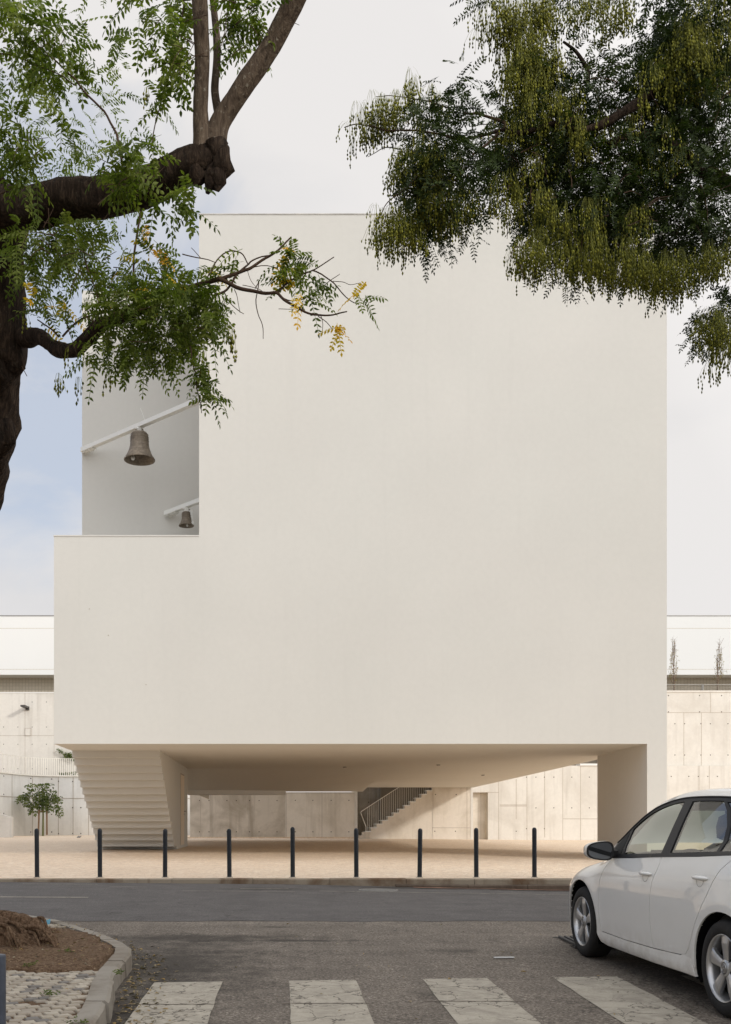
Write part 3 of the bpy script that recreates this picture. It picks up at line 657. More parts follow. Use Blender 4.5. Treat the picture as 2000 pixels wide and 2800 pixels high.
# curved ramp wall
plan = [(-24, 47.2), (-20, 47.4), (ux(-60,48.5), 48.6), (ux(-10,50), 50.0), (ux(20,51.2), 51.2), (ux(55,52.4), 52.5), (ux(95,53.3), 53.4), (ux(145,53.8), 53.8), (ux(200,54), 54.0), (-2.6, 54.1)]
def sm(pl, it=2):
    for _ in range(it):
        q = [pl[0]]
        for a, c in zip(pl, pl[1:]): q += [(a[0]*.75+c[0]*.25, a[1]*.75+c[1]*.25), (a[0]*.25+c[0]*.75, a[1]*.25+c[1]*.75)]
        pl = q+[pl[-1]]
    return pl
plan = sm(plan, 2)
def topz(x, y): return vz(2123, 54)
cw = thing('curved_ramp_wall', 'low curved concrete ramp wall behind the small tree, topped by a pale railing', 'wall', (-13, 52, 1.1))
b = MB(); n = len(plan)
zt2 = vz(2123.5, 54)
for th_, dz in ((0, 0),):
    vs = [(x, y, .9) for x, y in plan]+[(x, y, zt2) for x, y in plan]+[(x, y+.35, zt2) for x, y in plan]
    b.add(vs, [(i, i+1, n+i+1, n+i) for i in range(n-1)]+[(n+i, n+i+1, 2*n+i+1, 2*n+i) for i in range(n-1)], 0, True)
reparent(b.build('wall_face', M['concrete'], fixn=False), cw)
def ycurve(x):
    return interp(x, [(p[0], p[1]) for p in plan])
b = MB()
for u in (45, 95.5, 158.5, 198, 240):
    x = ux(u, 52.5) if u < 60 else ux(u, 53.7); y = ycurve(x); b.box((x-.014, y-.012, 1.0), (x+.014, y+.01, zt2))
for v in (2182,):
    for a, c in zip(plan, plan[1:]):
        if a[0] > -16: b.beam((a[0], a[1]-.004, vz(v, 53.5)), (c[0], c[1]-.004, vz(v, 53.5)), .02, .022)
for u in (42, 83, 133): 
    for v in (2128, 2176, 2226, 2275): x = ux(u, 53); b.lathe([(0,-.02),(.03,-.02),(.03,.01)], 8, (x, ycurve(x), vz(v, 53)), 'y', 1)
for u in (160, 198, 220):
    for v in (2136, 2208, 2279): x = ux(u, 53.8); b.lathe([(0,-.02),(.03,-.02),(.03,.01)], 8, (x, ycurve(x), vz(v, 53.8)), 'y', 1)
reparent(b.build('wall_joints', [M['joint'], M['hole']]), cw)
b = MB(); 
for a, c in zip(plan, plan[1:]):
    b.beam((a[0], a[1]-.02, zt2+.03), (c[0], c[1]-.02, zt2+.03), .05, .07); b.beam((a[0], a[1]-.02, zt2+.95), (c[0], c[1]-.02, zt2+.95), .02, .02)
x = -19.0
while x < -3: 
    y = ycurve(x)-.02; b.box((x-.018, y-.01, zt2+.03), (x+.018, y+.01, zt2+.95)); x += .105
reparent(b.build('railing', M['rail']), cw)
rp = MB(); ys = [P(-80,2216,48), P(0,2226,47.5), P(33,2234.5,47.5), P(33,2284,47.5), P(0,2284,47.5), P(-80,2284,48)]
rp.prism([(p.x, 47.5, p.z) for p in ys[:3]]+[(ys[3].x, 47.5, 1.0), (ys[5].x, 47.5, 1.0)], (0, .3, 0))
tag(rp.build('ramp_parapet', M['concrete']), 'short pale parapet with a sloping top at the far left of the plaza', 'parapet')
# upper terrace left
b = MB(); b.box((-40, YL+.5, .5), (-3, 70, zlt-.05)); tag(b.build('terrace_ground', M['ground']), kind='structure')

# long white building on the terraces
YH = 62.0
lb = thing('long_white_building', 'long low white building with a deep overhanging band, on the terrace behind the church', 'building', (0, YH, 8))
zb1 = vz(1845, YH); zt1 = vz(1685, YH)
b = MB(); b.box((-70, YH, zb1), (70, YH+12, zt1)); reparent(b.build('upper_band', M['far_white']), lb)
b = MB()
for v in (1718, 1830): b.box((-70, YH-.004, vz(v,YH)-.012), (70, YH+.01, vz(v,YH)+.012))
reparent(b.build('band_joints', M['tile']), lb)
b = MB(); b.box((-70, YH-.02, zt1), (70, YH+.4, zt1+.06)); reparent(b.build('roof_edge', M['steel']), lb)
b = MB(); b.box((-70, YH+1.3, 5), (70, YH+1.6, zb1)); reparent(b.build('recessed_wall', M['tile']), lb)

# mesh fence on the right terrace
YF = 47.2; zf0 = zt; 
fn = thing('wire_fence', 'low wire mesh fence with steel posts on top of the right retaining wall', 'fence', (20, YF, zf0))
b = MB(); x = ux(1826,YF); x1 = 40; zr = vz(1873.5, YF)+.02
b.tube([(10, YF, zr), (x1, YF, zr)], .02, 6)
for i in range(9): b.tube([(10, YF, zf0+i*.055-.02), (x1, YF, zf0+i*.055-.02)], .0035, 4, caps=False)
x = ux(1815, YF)
while x < 24: b.tube([(x, YF, zf0-.1), (x, YF, zr)], .0035, 4, caps=False); x += .11
reparent(b.build('wire_mesh', M['mesh']), fn)
for u in (1919.5, 1923, 2060):
    b = MB(); b.tube([(ux(u,YF), YF-.02, zf0-.3), (ux(u,YF), YF-.02, zr+.01)], .022, 6); reparent(b.build('post', M['steel']), fn)

# ------------------------------------------------------------------ foliage helpers
def unit(a): return a/np.maximum(np.linalg.norm(a, axis=-1, keepdims=True), 1e-9)
def leaf_mesh(name, parts, mats, parent=None, loc=None):
    V = []; Fq = []; Tn = []; Mi = []; base = 0
    for (v, f, t, mi) in parts:
        V.append(v); Fq.append(f+base); Tn.append(t); Mi.append(np.full(len(f), mi)); base += len(v)
    V = np.concatenate(V).astype(np.float32); Fq = np.concatenate(Fq).astype(np.int32); Tn = np.concatenate(Tn).astype(np.float32); Mi = np.concatenate(Mi).astype(np.int32)
    me = bpy.data.meshes.new(name); me.vertices.add(len(V)); me.vertices.foreach_set('co', V.ravel())
    k = Fq.shape[1]; me.loops.add(Fq.size); me.loops.foreach_set('vertex_index', Fq.ravel()); me.polygons.add(len(Fq)); me.polygons.foreach_set('loop_start', np.arange(0, Fq.size, k, dtype=np.int32))
    me.polygons.foreach_set('material_index', Mi); at = me.attributes.new('tone', 'FLOAT', 'POINT'); at.data.foreach_set('value', Tn)
    for m in mats: me.materials.append(m)
    me.update(); me.validate(); o = bpy.data.objects.new(name, me); C.objects.link(o)
    if parent: reparent(o, parent)
    return o
def fronds(c, d, L, pairs, ll, lw, droop=.35, full=True, tone=(0, 1), mi=0):
    """compound leaves: one rachis with leaflets both sides and one at the tip"""
    n = len(c); d = unit(d); L = np.broadcast_to(np.asarray(L, float), (n,))[:, None]
    up = unit(np.array([0, 0, 1.])+RNG.normal(0, .45, (n, 3))); side = unit(np.cross(d, up)); nor = unit(np.cross(side, d))
    ss = np.concatenate([np.repeat(np.linspace(.18, .93, pairs), 2), [1.0]]); sg = np.concatenate([np.tile([1, -1], pairs), [0]]); m = len(ss)
    s = ss[None, :, None]; g = sg[None, :, None]
    tip = np.array([0, 0, -1.])
    p = c[:, None]+d[:, None]*L[:, None]*s+tip*L[:, None]*droop*s*s
    tan = unit(d[:, None]+tip*2*droop*s)
    ld = unit(side[:, None]*g*.95+tan*np.where(g == 0, 1, .38)+tip*.28+RNG.normal(0, .10, (n, m, 3)))
    wid = unit(np.cross(ld, nor[:, None]+RNG.normal(0, .25, (n, m, 3))))
    l = ll*(1-.35*np.abs(s-.5))*RNG.uniform(.82, 1.12, (n, m, 1)); w = lw*RNG.uniform(.85, 1.1, (n, m, 1))
    nn = np.cross(wid, ld)
    if full:
        pts = np.stack([p, p+ld*l*.33+wid*w*.5+nn*w*.12, p+ld*l*.68+wid*w*.38+nn*w*.1, p+ld*l-nn*l*.08, p+ld*l*.68-wid*w*.38+nn*w*.1, p+ld*l*.33-wid*w*.5+nn*w*.12], 2)
        fq = np.array([[0, 1, 2, 3], [0, 3, 4, 5]]); q = 6
    else:
        pts = np.stack([p, p+ld*l*.42+wid*w*.5, p+ld*l, p+ld*l*.42-wid*w*.5], 2); fq = np.array([[0, 1, 2, 3]]); q = 4
    V = pts.reshape(-1, 3); k = n*m; Fq = (fq[None]+(np.arange(k)*q)[:, None, None]).reshape(-1, 4)
    t = np.repeat(np.clip(RNG.uniform(*tone, (n, 1))+RNG.normal(0, .10, (n, m)), 0, 1).ravel(), q)
    # rachis as a thin ribbon in 3 pieces
    r = []; 
    for a in (0, .35, .7, 1): r.append(c+d*L*a+tip*L*droop*a*a)
    rv = []; wv = side*.0016
    for a in r: rv += [a+wv, a-wv]
    rv = np.stack(rv, 1).reshape(-1, 3); rf = np.array([[0,1,3,2],[2,3,5,4],[4,5,7,6]])
    Rf = (rf[None]+(np.arange(n)*8)[:, None, None]).reshape(-1, 4)
    return [(V, Fq, t, mi), (rv, Rf, np.full(len(rv), .6), mi)]
def ell(c, r, n, shell=0.0):
    d = unit(RNG.normal(0, 1, (n, 3))); rad = RNG.uniform(shell, 1, (n, 1))**(1/2.2); return np.array(c)+d*rad*np.array(r), d
def pods(c, n_chain, spread, mi=0, size=1.0, lmin=.04, lmax=.14):
    """hanging panicles of beaded pods"""
    n = len(c); out = []
    off = RNG.normal(0, spread, (n, n_chain, 3)); off[..., 2] = -np.abs(off[..., 2])*1.1-RNG.uniform(lmin, lmax, (n, n_chain))
    top = c[:, None]+off; nb = 3; 
    k = np.arange(nb)[None, None, :, None]; keep = RNG.integers(1, nb+1, (n, n_chain, 1, 1))
    bead = top[:, :, None]+np.array([0, 0, -1.])*k*.030*size+RNG.normal(0, .003, (n, n_chain, nb, 3))
    msk = (k < keep)[..., 0]; bead = bead[msk]; K = len(bead)
    rr = (.0072*size)*RNG.uniform(.7, 1.25, (K, 1)); hh = .0165*size*RNG.uniform(.85, 1.2, (K, 1))
    o = np.array([[0,0,1.],[1,0,0],[0,1,0],[-1,0,0],[0,-1,0],[0,0,-1]]); pts = bead[:, None]+o[None]*np.concatenate([rr, rr, hh], 1)[:, None]
    fq = np.array([[0,1,2],[0,2,3],[0,3,4],[0,4,1],[5,2,1],[5,3,2],[5,4,3],[5,1,4]])
    V = pts.reshape(-1, 3); Fq = (fq[None]+(np.arange(K)*6)[:, None, None]).reshape(-1, 3); t = np.repeat(RNG.uniform(0, 1, K), 6)
    out.append((V, Fq, t, mi))
    # stems
    a = np.broadcast_to(c[:, None]+off*np.array([.3, .3, 0])+0, top.shape).reshape(-1, 3); e = top.reshape(-1, 3); w = np.array([.0010, .0006, 0])
    midp = (a+e)/2+np.array([0, 0, .02]); sv = np.stack([a-w, a+w, midp-w, midp+w, e-w, e+w], 1).reshape(-1, 3); sf = np.array([[0,1,3],[0,3,2],[2,3,5],[2,5,4]])
    out.append((sv, (sf[None]+(np.arange(len(a))*6)[:, None, None]).reshape(-1, 3), np.full(len(sv), .3), mi)); return out
def rpath(pts, rads, sub=5):
    """Catmull-Rom resample"""
    P_ = [Vector(p) for p in pts]; o = []; r = []
    for i in range(len(P_)-1):
        p0, p1, p2, p3 = P_[max(i-1, 0)], P_[i], P_[i+1], P_[min(i+2, len(P_)-1)]
        for k in range(sub):
            t = k/sub; o.append(.5*((2*p1)+(p2-p0)*t+(2*p0-5*p1+4*p2-p3)*t*t+(3*p1-p0-3*p2+p3)*t**3)); r.append(lerp(rads[i], rads[i+1], t))
    return o+[P_[-1]], r+[rads[-1]]

# ------------------------------------------------------------------ left tree
LT = thing('pagoda_tree', 'old tree at the left edge with dark gnarled trunk, knobbed limb and feathery leaves', 'tree', (-2.9, 9.2, .42))
b = MB()
tp = [(-3.02,9.25,.25),(-3.05,9.2,.9),(-3.0,9.1,1.6),P(-115,1700,8.8),P(-112,1450,8.5),P(-72,1300,8.3),P(-50,1180,8.1),P(-30,1040,8.0),P(-14,960,7.9),P(-22,860,7.8),P(-28,740,7.7),P(-35,640,7.5),P(-35,560,7.4)]
o, r = rpath(tp, [.36,.30,.28,.28,.28,.27,.26,.25,.27,.25,.25,.27,.24], 8); b.tube(o, r, 40, rough=.22, freq=2.6)
for u, v, rr in ((20,960,.13),(-2,1010,.13),(22,1190,.07),(35,905,.06),(45,985,.07),(0,880,.10)):
    q = P(u, v, 7.78); b.tube([q+Vector((-.1,.1,.10)), q+Vector((0,-.02,.05)), q+Vector((.01,-.04,-.05)), q+Vector((-.08,.08,-.13))], [rr*.4, rr, rr, rr*.4], 18, rough=.45, freq=6)
reparent(b.build('trunk', M['bark']), LT)
def limb(pts, rpx, Ys, mat, name, n=16, rough=.16, freq=4, sub=6):
    pp = [P(u, v, y) for (u, v), y in zip(pts, Ys)]; rr = [a/F*y for a, y in zip(rpx, Ys)]
    o, r = rpath(pp, rr, sub); b = MB(); b.tube(o, r, n, rough=rough, freq=freq); return reparent(b.build(name, mat), LT)
limb([(-60,600),(0,577),(85,572),(166,548),(299,541),(430,500),(520,452),(585,440),(612,448)], [64,60,54,53,52,49,50,42,20], [7.4,7.3,7.2,7.1,7.0,6.9,6.8,6.8,6.8], M['bark'], 'limb', 32, .15, 4)
b = MB()
for u, v, rr, Y_ in ((608,452,.085,6.72),(585,478,.08,6.75),(560,440,.09,6.76),(590,418,.075,6.74),(612,430,.055,6.7),(600,484,.045,6.7),(575,492,.04,6.72),(540,470,.07,6.74)):
    q = P(u, v, Y_); b.tube([q+Vector((-.05,.04,.07)), q+Vector((0,0,.03)), q+Vector((.0,0,-.03)), q+Vector((-.02,.02,-.08))], [rr*.45, rr*.86, rr*.86, rr*.4], 18, rough=.5, freq=11)
reparent(b.build('knob', M['bark']), LT)
limb([(-38,620),(-45,560),(-80,470),(-150,330),(-190,150),(-210,-80),(-260,-400)], [84,84,74,60,50,42,26], [7.45,7.4,7.35,7.3,7.3,7.2,7.1], M['bark'], 'limb', 28, .2, 3)
limb([(552,440),(552,380),(549,300),(554,160),(548,40),(540,-120)], [27,25,20,20,22,21], [6.75,6.75,6.75,6.7,6.65,6.6], M['bark_light'], 'branch', 20, .10)
limb([(590,440),(590,385),(606,330),(665,238),(745,120),(812,-10),(880,-140)], [30,30,27,27,26,27,26], [6.8,6.8,6.8,6.75,6.7,6.6,6.5], M['bark_light'], 'branch', 20, .10)
limb([(604,340),(594,290),(588,240),(594,160),(592,90),(580,-20)], [12,12,11,11,10,9], [7.0,7.0,7.0,7.0,7.0,7.0], M['bark_light'], 'branch', 12, .10)
q2 = lambda x, y: (x/2.32, 500+y/2.32)
limb([q2(40,985),q2(160,985),q2(245,972),q2(300,1010),q2(370,1060),q2(470,1062),q2(560,990),q2(640,905),q2(720,880),q2(840,838),q2(930,800)], [24,24,22,19,20,20,20,18,15,11,6], [7.8,7.7,7.5,7.4,7.3,7.1,7.0,6.9,6.8,6.7,6.6], M['bark'], 'limb', 20, .2, 6)
z5 = lambda x, y: (500+x/2.707, 600+y/2.707)
def twig(pts, r0, r1, Y_, Yb=None):
    n = len(pts); Yb = Y_ if Yb is None else Yb
    pp = [P(u, v, lerp(Y_, Yb, i/(n-1))) for i, (u, v) in enumerate(pts)]; o, r = rpath(pp, [lerp(r0, r1, i/(n-1))/F*Y_ for i in range(n)], 4)
    o = [p+Vector((noise.noise(p*9), noise.noise(p*9+Vector((5,0,0))), noise.noise(p*9+Vector((0,7,0)))))*.012 for p in o]; tw.tube(o, r, 6)
tw = MB()
twig([q2(600,905),q2(760,820),q2(930,740),q2(1100,690),q2(1300,630),q2(1390,610)], 7, 6, 6.9, 6.5)
twig([z5(265,445),z5(440,375),z5(520,345),z5(640,270),z5(720,215),z5(810,130)], 5, 2, 6.5)
twig([z5(265,445),z5(400,495),z5(530,530),z5(640,545),z5(700,548),z5(770,600),z5(880,670),z5(960,705),z5(1050,715),z5(1150,690),z5(1210,680)], 5.5, 1.5, 6.5, 6.3)
twig([z5(700,545),z5(780,475),z5(880,410),z5(960,380),z5(1010,355),z5(1120,290)], 3, 1.2, 6.5)
twig([z5(960,380),z5(1100,450),z5(1170,530),z5(1250,605),z5(1310,635)], 2, 1, 6.5)
twig([z5(720,570),z5(800,600),z5(900,580),z5(1000,520),z5(1100,450),z5(1165,400)], 1.6, .8, 6.5)
twig([z5(180,440),z5(215,385),z5(260,300),z5(350,230),z5(430,240),z5(480,325)], 1.8, 1.8, 6.45)
twig([z5(225,560),z5(320,520),z5(400,400),z5(480,330),z5(520,295),z5(640,265)], 3.5, 1.6, 6.5)
twig([z5(555,460),z5(545,600),z5(560,700),z5(590,780),z5(603,890)], 1.6, .9, 6.5)
twig([z5(1000,715),z5(1060,760),z5(1110,810)], 1.3, .8, 6.3)
twig([z5(1020,715),z5(1035,770),z5(1040,840)], 1, .7, 6.3)
twig([z5(300,540),z5(360,630),z5(420,680),z5(452,698)], 1.4, .8, 6.5)
twig([z5(385,515),z5(410,570),z5(425,690)], 1.2, .7, 6.5)
twig([z5(0,255),z5(100,285),z5(180,300),z5(240,320)], 1.6, 1, 6.4)
twig([z5(723,132),z5(724,205)], 2, 1.5, 6.5); twig([z5(528,515),z5(560,455)], 1.2, 1.6, 6.5)
twig([z5(510,350),z5(650,350),z5(700,352)], 1.3, .8, 6.5); twig([z5(60,205),z5(100,255),z5(130,292)], .8, 1, 6.4)
twig([z5(1110,460),z5(1190,465),z5(1240,480),z5(1310,465)], 1, .6, 6.45)
twig([z5(445,485),z5(560,520),z5(610,545)], .9, .7, 6.5); twig([z5(480,370),z5(500,460),z5(540,510)], .8, .6, 6.5); twig([z5(715,665),z5(790,662),z5(900,665)], .8, .6, 6.4)
twig([q2(400,975),q2(480,895),q2(600,835),q2(740,812),q2(900,805)], 3, 2, 7.1); twig([q2(370,980),q2(320,920),q2(240,870)], 2.5, 1.5, 7.2)
twig([(335,445),(320,370),(285,305),(225,245),(190,200),(100,120)], 3.4, 2, 6.6); twig([(385,578),(378,640),(366,725),(360,790)], 3.6, 3, 6.7)
twig([(415,410),(425,330),(440,280),(470,170),(500,40),(510,-40)], 1.6, 2.2, 6.7)
twig([(0,150),(60,160),(130,190),(210,230)], 2, 1.5, 6.5); twig([(0,530),(60,508),(120,522)], 2.5, 2, 6.8); twig([(520,950),(535,1020),(541,1070),(552,1130)], 1.8, 1, 6.4)
twig([(270,560),(300,530),(320,505)], 2, 2, 6.6); twig([(60,1000),(75,1030)], 1, 1, 7)
twig([(230,700),(262,800),(275,860)], 1.8, 1.5, 6.7)
for _ in range(150):
    u, v = random.choice([(430,900),(330,860),(520,850),(160,650),(250,700),(470,120),(120,130),(60,420),(640,60),(360,470)]); u += random.gauss(0, 55); v += random.gauss(0, 38); a = random.uniform(0, 6.28); l = random.uniform(30, 80)
    twig([(u, v), (u+l*.5*math.cos(a), v+l*.4*math.sin(a)), (u+l*math.cos(a), v+l*math.sin(a)+8)], 1.4, .6, random.uniform(6.3, 7.0))
reparent(tw.build('twigs', M['twig']), LT)
parts = []; yparts = []
# sprays: (u, v, ru, rv, Y, depth, count, outward bias, yellow share)
spr = [(90,110,115,85,6.4,.35,100,0),(35,60,60,70,6.3,.3,34,0),(200,130,75,55,6.5,.3,50,0),(130,240,60,45,6.4,.2,22,0),(400,40,70,45,6.7,.3,34,0),(330,60,60,55,6.8,.3,18,0),(470,120,70,70,6.7,.35,62,0),(500,40,60,40,6.8,.3,34,0),
       (460,190,55,35,6.6,.25,26,0),(650,55,75,50,6.8,.3,62,0),(620,110,45,40,6.9,.3,24,0),(700,40,50,45,6.7,.2,24,0),(440,275,42,22,6.6,.15,12,0),(50,330,55,35,6.6,.3,24,0),(25,420,60,60,6.6,.3,56,0),(80,470,60,40,6.6,.3,40,0),(20,500,40,30,7.4,.2,20,0),
       (215,415,45,22,7.2,.2,14,0),(340,445,70,45,6.3,.25,64,0),(270,460,40,22,6.6,.15,9,0),(420,420,45,25,6.6,.2,18,0),(475,520,50,28,6.6,.2,22,0),(520,540,40,40,6.4,.2,18,0),(345,530,40,45,6.4,.2,14,0),(430,545,30,30,6.4,.15,8,0),
       (150,675,105,60,7.3,.4,130,0),(220,690,80,60,6.8,.4,90,0),(75,665,55,45,6.9,.3,36,0),(60,720,50,60,6.9,.4,40,0),(110,780,55,45,7.0,.3,30,.0),(200,650,60,35,6.9,.3,30,0),(280,640,45,28,6.9,.2,18,0),
       (120,870,55,35,7.0,.3,26,.25),(175,860,40,30,7.0,.2,14,.3),(420,690,60,45,6.7,.3,26,.35),(450,740,50,40,6.7,.25,32,.35),(370,760,80,40,6.7,.3,60,.06),(300,780,60,40,6.8,.3,32,.1),(270,840,60,45,6.8,.3,40,.12),
       (430,800,110,45,6.6,.35,110,.04),(500,780,55,35,6.5,.25,34,.05),(350,900,110,65,6.7,.45,170,.0),(480,890,110,65,6.6,.45,190,.0),(560,850,65,50,6.5,.3,80,0),(570,920,50,45,6.5,.3,50,0),(420,970,130,45,6.6,.35,120,0),(290,960,70,40,6.7,.3,46,0),(590,860,40,40,6.4,.2,26,0),
       (240,1000,40,30,6.8,.2,14,0),(370,1010,60,25,6.6,.2,26,0),(560,1075,38,32,6.4,.15,26,0),(575,1110,28,24,6.4,.12,14,0),(548,1040,22,22,6.4,.1,8,0),(640,720,35,28,6.5,.12,11,.15),(580,730,38,28,6.5,.12,12,.1),
       (790,700,42,35,6.5,.15,30,.08),(820,740,42,35,6.5,.15,28,.1),(770,770,38,32,6.5,.15,16,.08),(870,770,35,28,6.5,.12,13,.05),(850,820,35,25,6.5,.12,11,.15),(810,850,18,15,6.4,.08,4,.2),(975,835,26,18,6.4,.08,7,.7),(1005,840,24,18,6.4,.08,6,.1),(925,925,24,22,6.3,.08,10,.95),(730,15,10,8,6.6,.05,2,0),(160,320,30,30,6.4,.1,8,0)]
for (u, v, ru, rv, Y_, dep, cnt, yel) in spr:
    v = v-24 if v > 830 else v
    c0 = P(u, v, Y_); big = v < 600 and yel == 0; n = max(2, int(cnt*(.43 if big else .52))); pts, d = ell(c0, (ru/F*Y_*.78, dep, rv/F*Y_*.78), n)
    dd = unit(d*np.array([1, .8, .7])+RNG.normal(0, .45, (n, 3))+np.array([0, 0, -.22])); L = RNG.uniform(.17, .26, n) if big else RNG.uniform(.14, .22, n)
    if yel > .6: L = L*.75
    pts = pts-dd*L[:, None]*.45
    ny_ = RNG.random(n) < yel
    for msk, mi, tone in ((~ny_, 0, (.1, .95)), (ny_, 1, (0, 1))):
        if msk.sum():
            for lo in (0, 1):
                sel = np.where(msk)[0][lo::2]
                if len(sel): parts += fronds(pts[sel], dd[sel], L[sel], (6, 7)[lo], .054 if big else .043 if yel < .6 else .032, .0205 if big else .0155, RNG.uniform(.2, .5), True, tone, mi)
leaf_mesh('crown', parts, [M['leaf'], M['leaf_yellow']], LT)
pc = [(405,240,6.6),(185,950,7.0),(160,1020,7.0),(215,1030,6.9),(300,1010,6.8),(560,960,6.4),(640,900,6.4),(635,915,6.4),(65,850,7.1),(180,840,7.1),(570,990,6.4),(545,1000,6.4),(625,890,6.4),(163,1035,7)]
pp = np.array([tuple(P(*q)) for q in pc]); leaf_mesh('seed_pods', pods(pp, 6, .022, lmin=.02, lmax=.09), [M['pod']], LT)
# upper crown out of the frame, so the tree is whole
parts = []
for (x, y, z, r_, n) in ((-3.5,8.5,8.6,1.6,700),(-1.2,8.2,9.6,1.5,600),(-5.5,9.2,7.0,1.6,500),(-2.6,10.2,8.4,1.4,400)):
    pts, d = ell((x, y, z), (r_, r_, r_*.7), n); parts += fronds(pts, unit(d+RNG.normal(0, .5, (n, 3))), .22, 6, .05, .02, .4, False, (.1, .9))
leaf_mesh('upper_crown', parts, [M['leaf']], LT)
# roots
b = MB()
rts = [([(-3.25,9.3,.56),(-2.75,9.15,.50),(-2.4,9.05,.55),(-2.15,8.9,.50),(-1.93,8.7,.38)], [.26,.17,.15,.12,.05]),
       ([(-3.1,9.0,.50),(-2.75,8.8,.46),(-2.42,8.68,.46),(-2.15,8.5,.38),(-1.98,8.35,.30)], [.22,.17,.15,.10,.04]),
       ([(-3.0,8.95,.48),(-2.8,8.6,.40),(-2.62,8.35,.36),(-2.5,8.1,.30)], [.20,.15,.11,.05]),
       ([(-3.1,9.45,.60),(-2.7,9.45,.52),(-2.35,9.35,.50),(-2.05,9.4,.42)], [.20,.13,.09,.04]),
       ([(-2.9,8.95,.52),(-2.6,8.95,.58),(-2.35,8.8,.53),(-2.1,8.62,.42),(-1.98,8.45,.34)], [.14,.10,.09,.08,.04]),
       ([(-3.05,9.1,.95),(-2.9,9.0,.72),(-2.8,8.9,.55)], [.16,.13,.10])]
for pts, rr in rts:
    o, r = rpath(pts, [q*.88 for q in rr], 10); b.tube(o, r, 26, rough=.34, freq=6)
for i in range(26):
    x = random.uniform(-2.5, -2.05); y = random.uniform(8.5, 9.0); z = walk_z(y)+random.uniform(.08, .22); a = random.uniform(-1.2, .1); l = random.uniform(.12, .35)
    o, r = rpath([(x, y, z), (x+l*.5*math.cos(a), y+l*.5*math.sin(a), z-.01), (x+l*math.cos(a), y+l*math.sin(a), walk_z(y)+.02)], [.02, .016, .006], 4); b.tube(o, r, 7, rough=.2)
reparent(b.build('roots', M['root']), LT)

# ------------------------------------------------------------------ right tree
RT = thing('pagoda_tree', 'large dark tree reaching in from the right, its leaves hung with yellow-green beaded pods', 'tree', (7.0, 10.6, .3))
b = MB(); o, r = rpath([(7.0,10.6,-.1),(6.95,10.55,1.5),(7.0,10.5,3.2),(6.9,10.4,5.2),(6.7,10.3,7.0),(6.6,10.2,9.0)], [.36,.26,.24,.22,.18,.10], 8); b.tube(o, r, 28, rough=.2, freq=2.6); reparent(b.build('trunk', M['bark']), RT)
z4 = lambda x, y: (1400+x/2.067, y/2.067); z3 = lambda x, y: (900+x/2.707, y/2.707)
tw = MB()
def bigb(pts, rpx, Ys):
    pp = [P(u, v, y) for (u, v), y in zip(pts, Ys)]; o, r = rpath(pp, [a/F*y for a, y in zip(rpx, Ys)], 6); b = MB(); b.tube(o, r, 12, rough=.15, freq=6); reparent(b.build('branch', M['bark']), RT)
bigb([z4(370,745),z4(500,710),z4(620,640),z4(720,580),z4(830,510),z4(950,445),z4(1100,420),z4(1300,395)]+[(2300,420),(2620,520)], [9,11,12,13,14,15,16,18,24,34], [8.7,8.7,8.7,8.8,8.9,9.0,9.2,9.4,9.8,10.3])
bigb([z4(550,830),z4(640,775),z4(780,765),z4(880,800),z4(1000,890),z4(1080,970),z4(1240,1050)]+[(2250,720),(2560,1000)], [8,9,10,12,13,14,16,22,32], [8.9,8.9,8.9,8.9,9.0,9.1,9.3,9.8,10.3])
bigb([z4(370,745),z4(250,700),z3(1420,985),z3(1300,960),z3(1150,1000),z3(950,1040)], [9,8,6,5,4,3], [8.7]*6)
bigb([z4(430,460),z4(430,400),z4(390,330),z4(350,280),z4(290,235)], [6,5,5,4,3], [8.8]*5)
twig([z3(1300,960),z3(1290,900),z3(1200,870),z3(1100,845),z3(1000,840)], 5, 3, 8.7); twig([z3(1250,985),z3(1170,1070),z3(1060,1150)], 4, 3, 8.7)
twig([z3(950,1030),z3(740,980),z3(570,965),z3(440,970),z3(330,940),z3(200,915),z3(110,945)], 3, 1.2, 8.7); twig([z3(600,920),z3(540,870),z3(440,810)], 1.6, 1, 8.7); twig([z3(900,800),z3(740,750),z3(600,725),z3(460,710),z3(350,712)], 2, .8, 8.7)
twig([z3(700,1250),z3(560,1400),z3(440,1500),z3(360,1640),z3(330,1740)], 2, .8, 8.6)
for _ in range(260):
    u = random.uniform(1080, 2000); v = random.uniform(120, 720); a = random.uniform(0, 6.28); l = random.uniform(40, 110)
    if u < 1400 and not (300 < v < 560): continue
    twig([(u, v), (u+l*.5*math.cos(a), v+l*.4*math.sin(a)-6), (u+l*math.cos(a), v+l*math.sin(a)+12)], 1.8, .7, random.uniform(8.6, 9.8))
reparent(tw.build('twigs', M['twig']), RT)
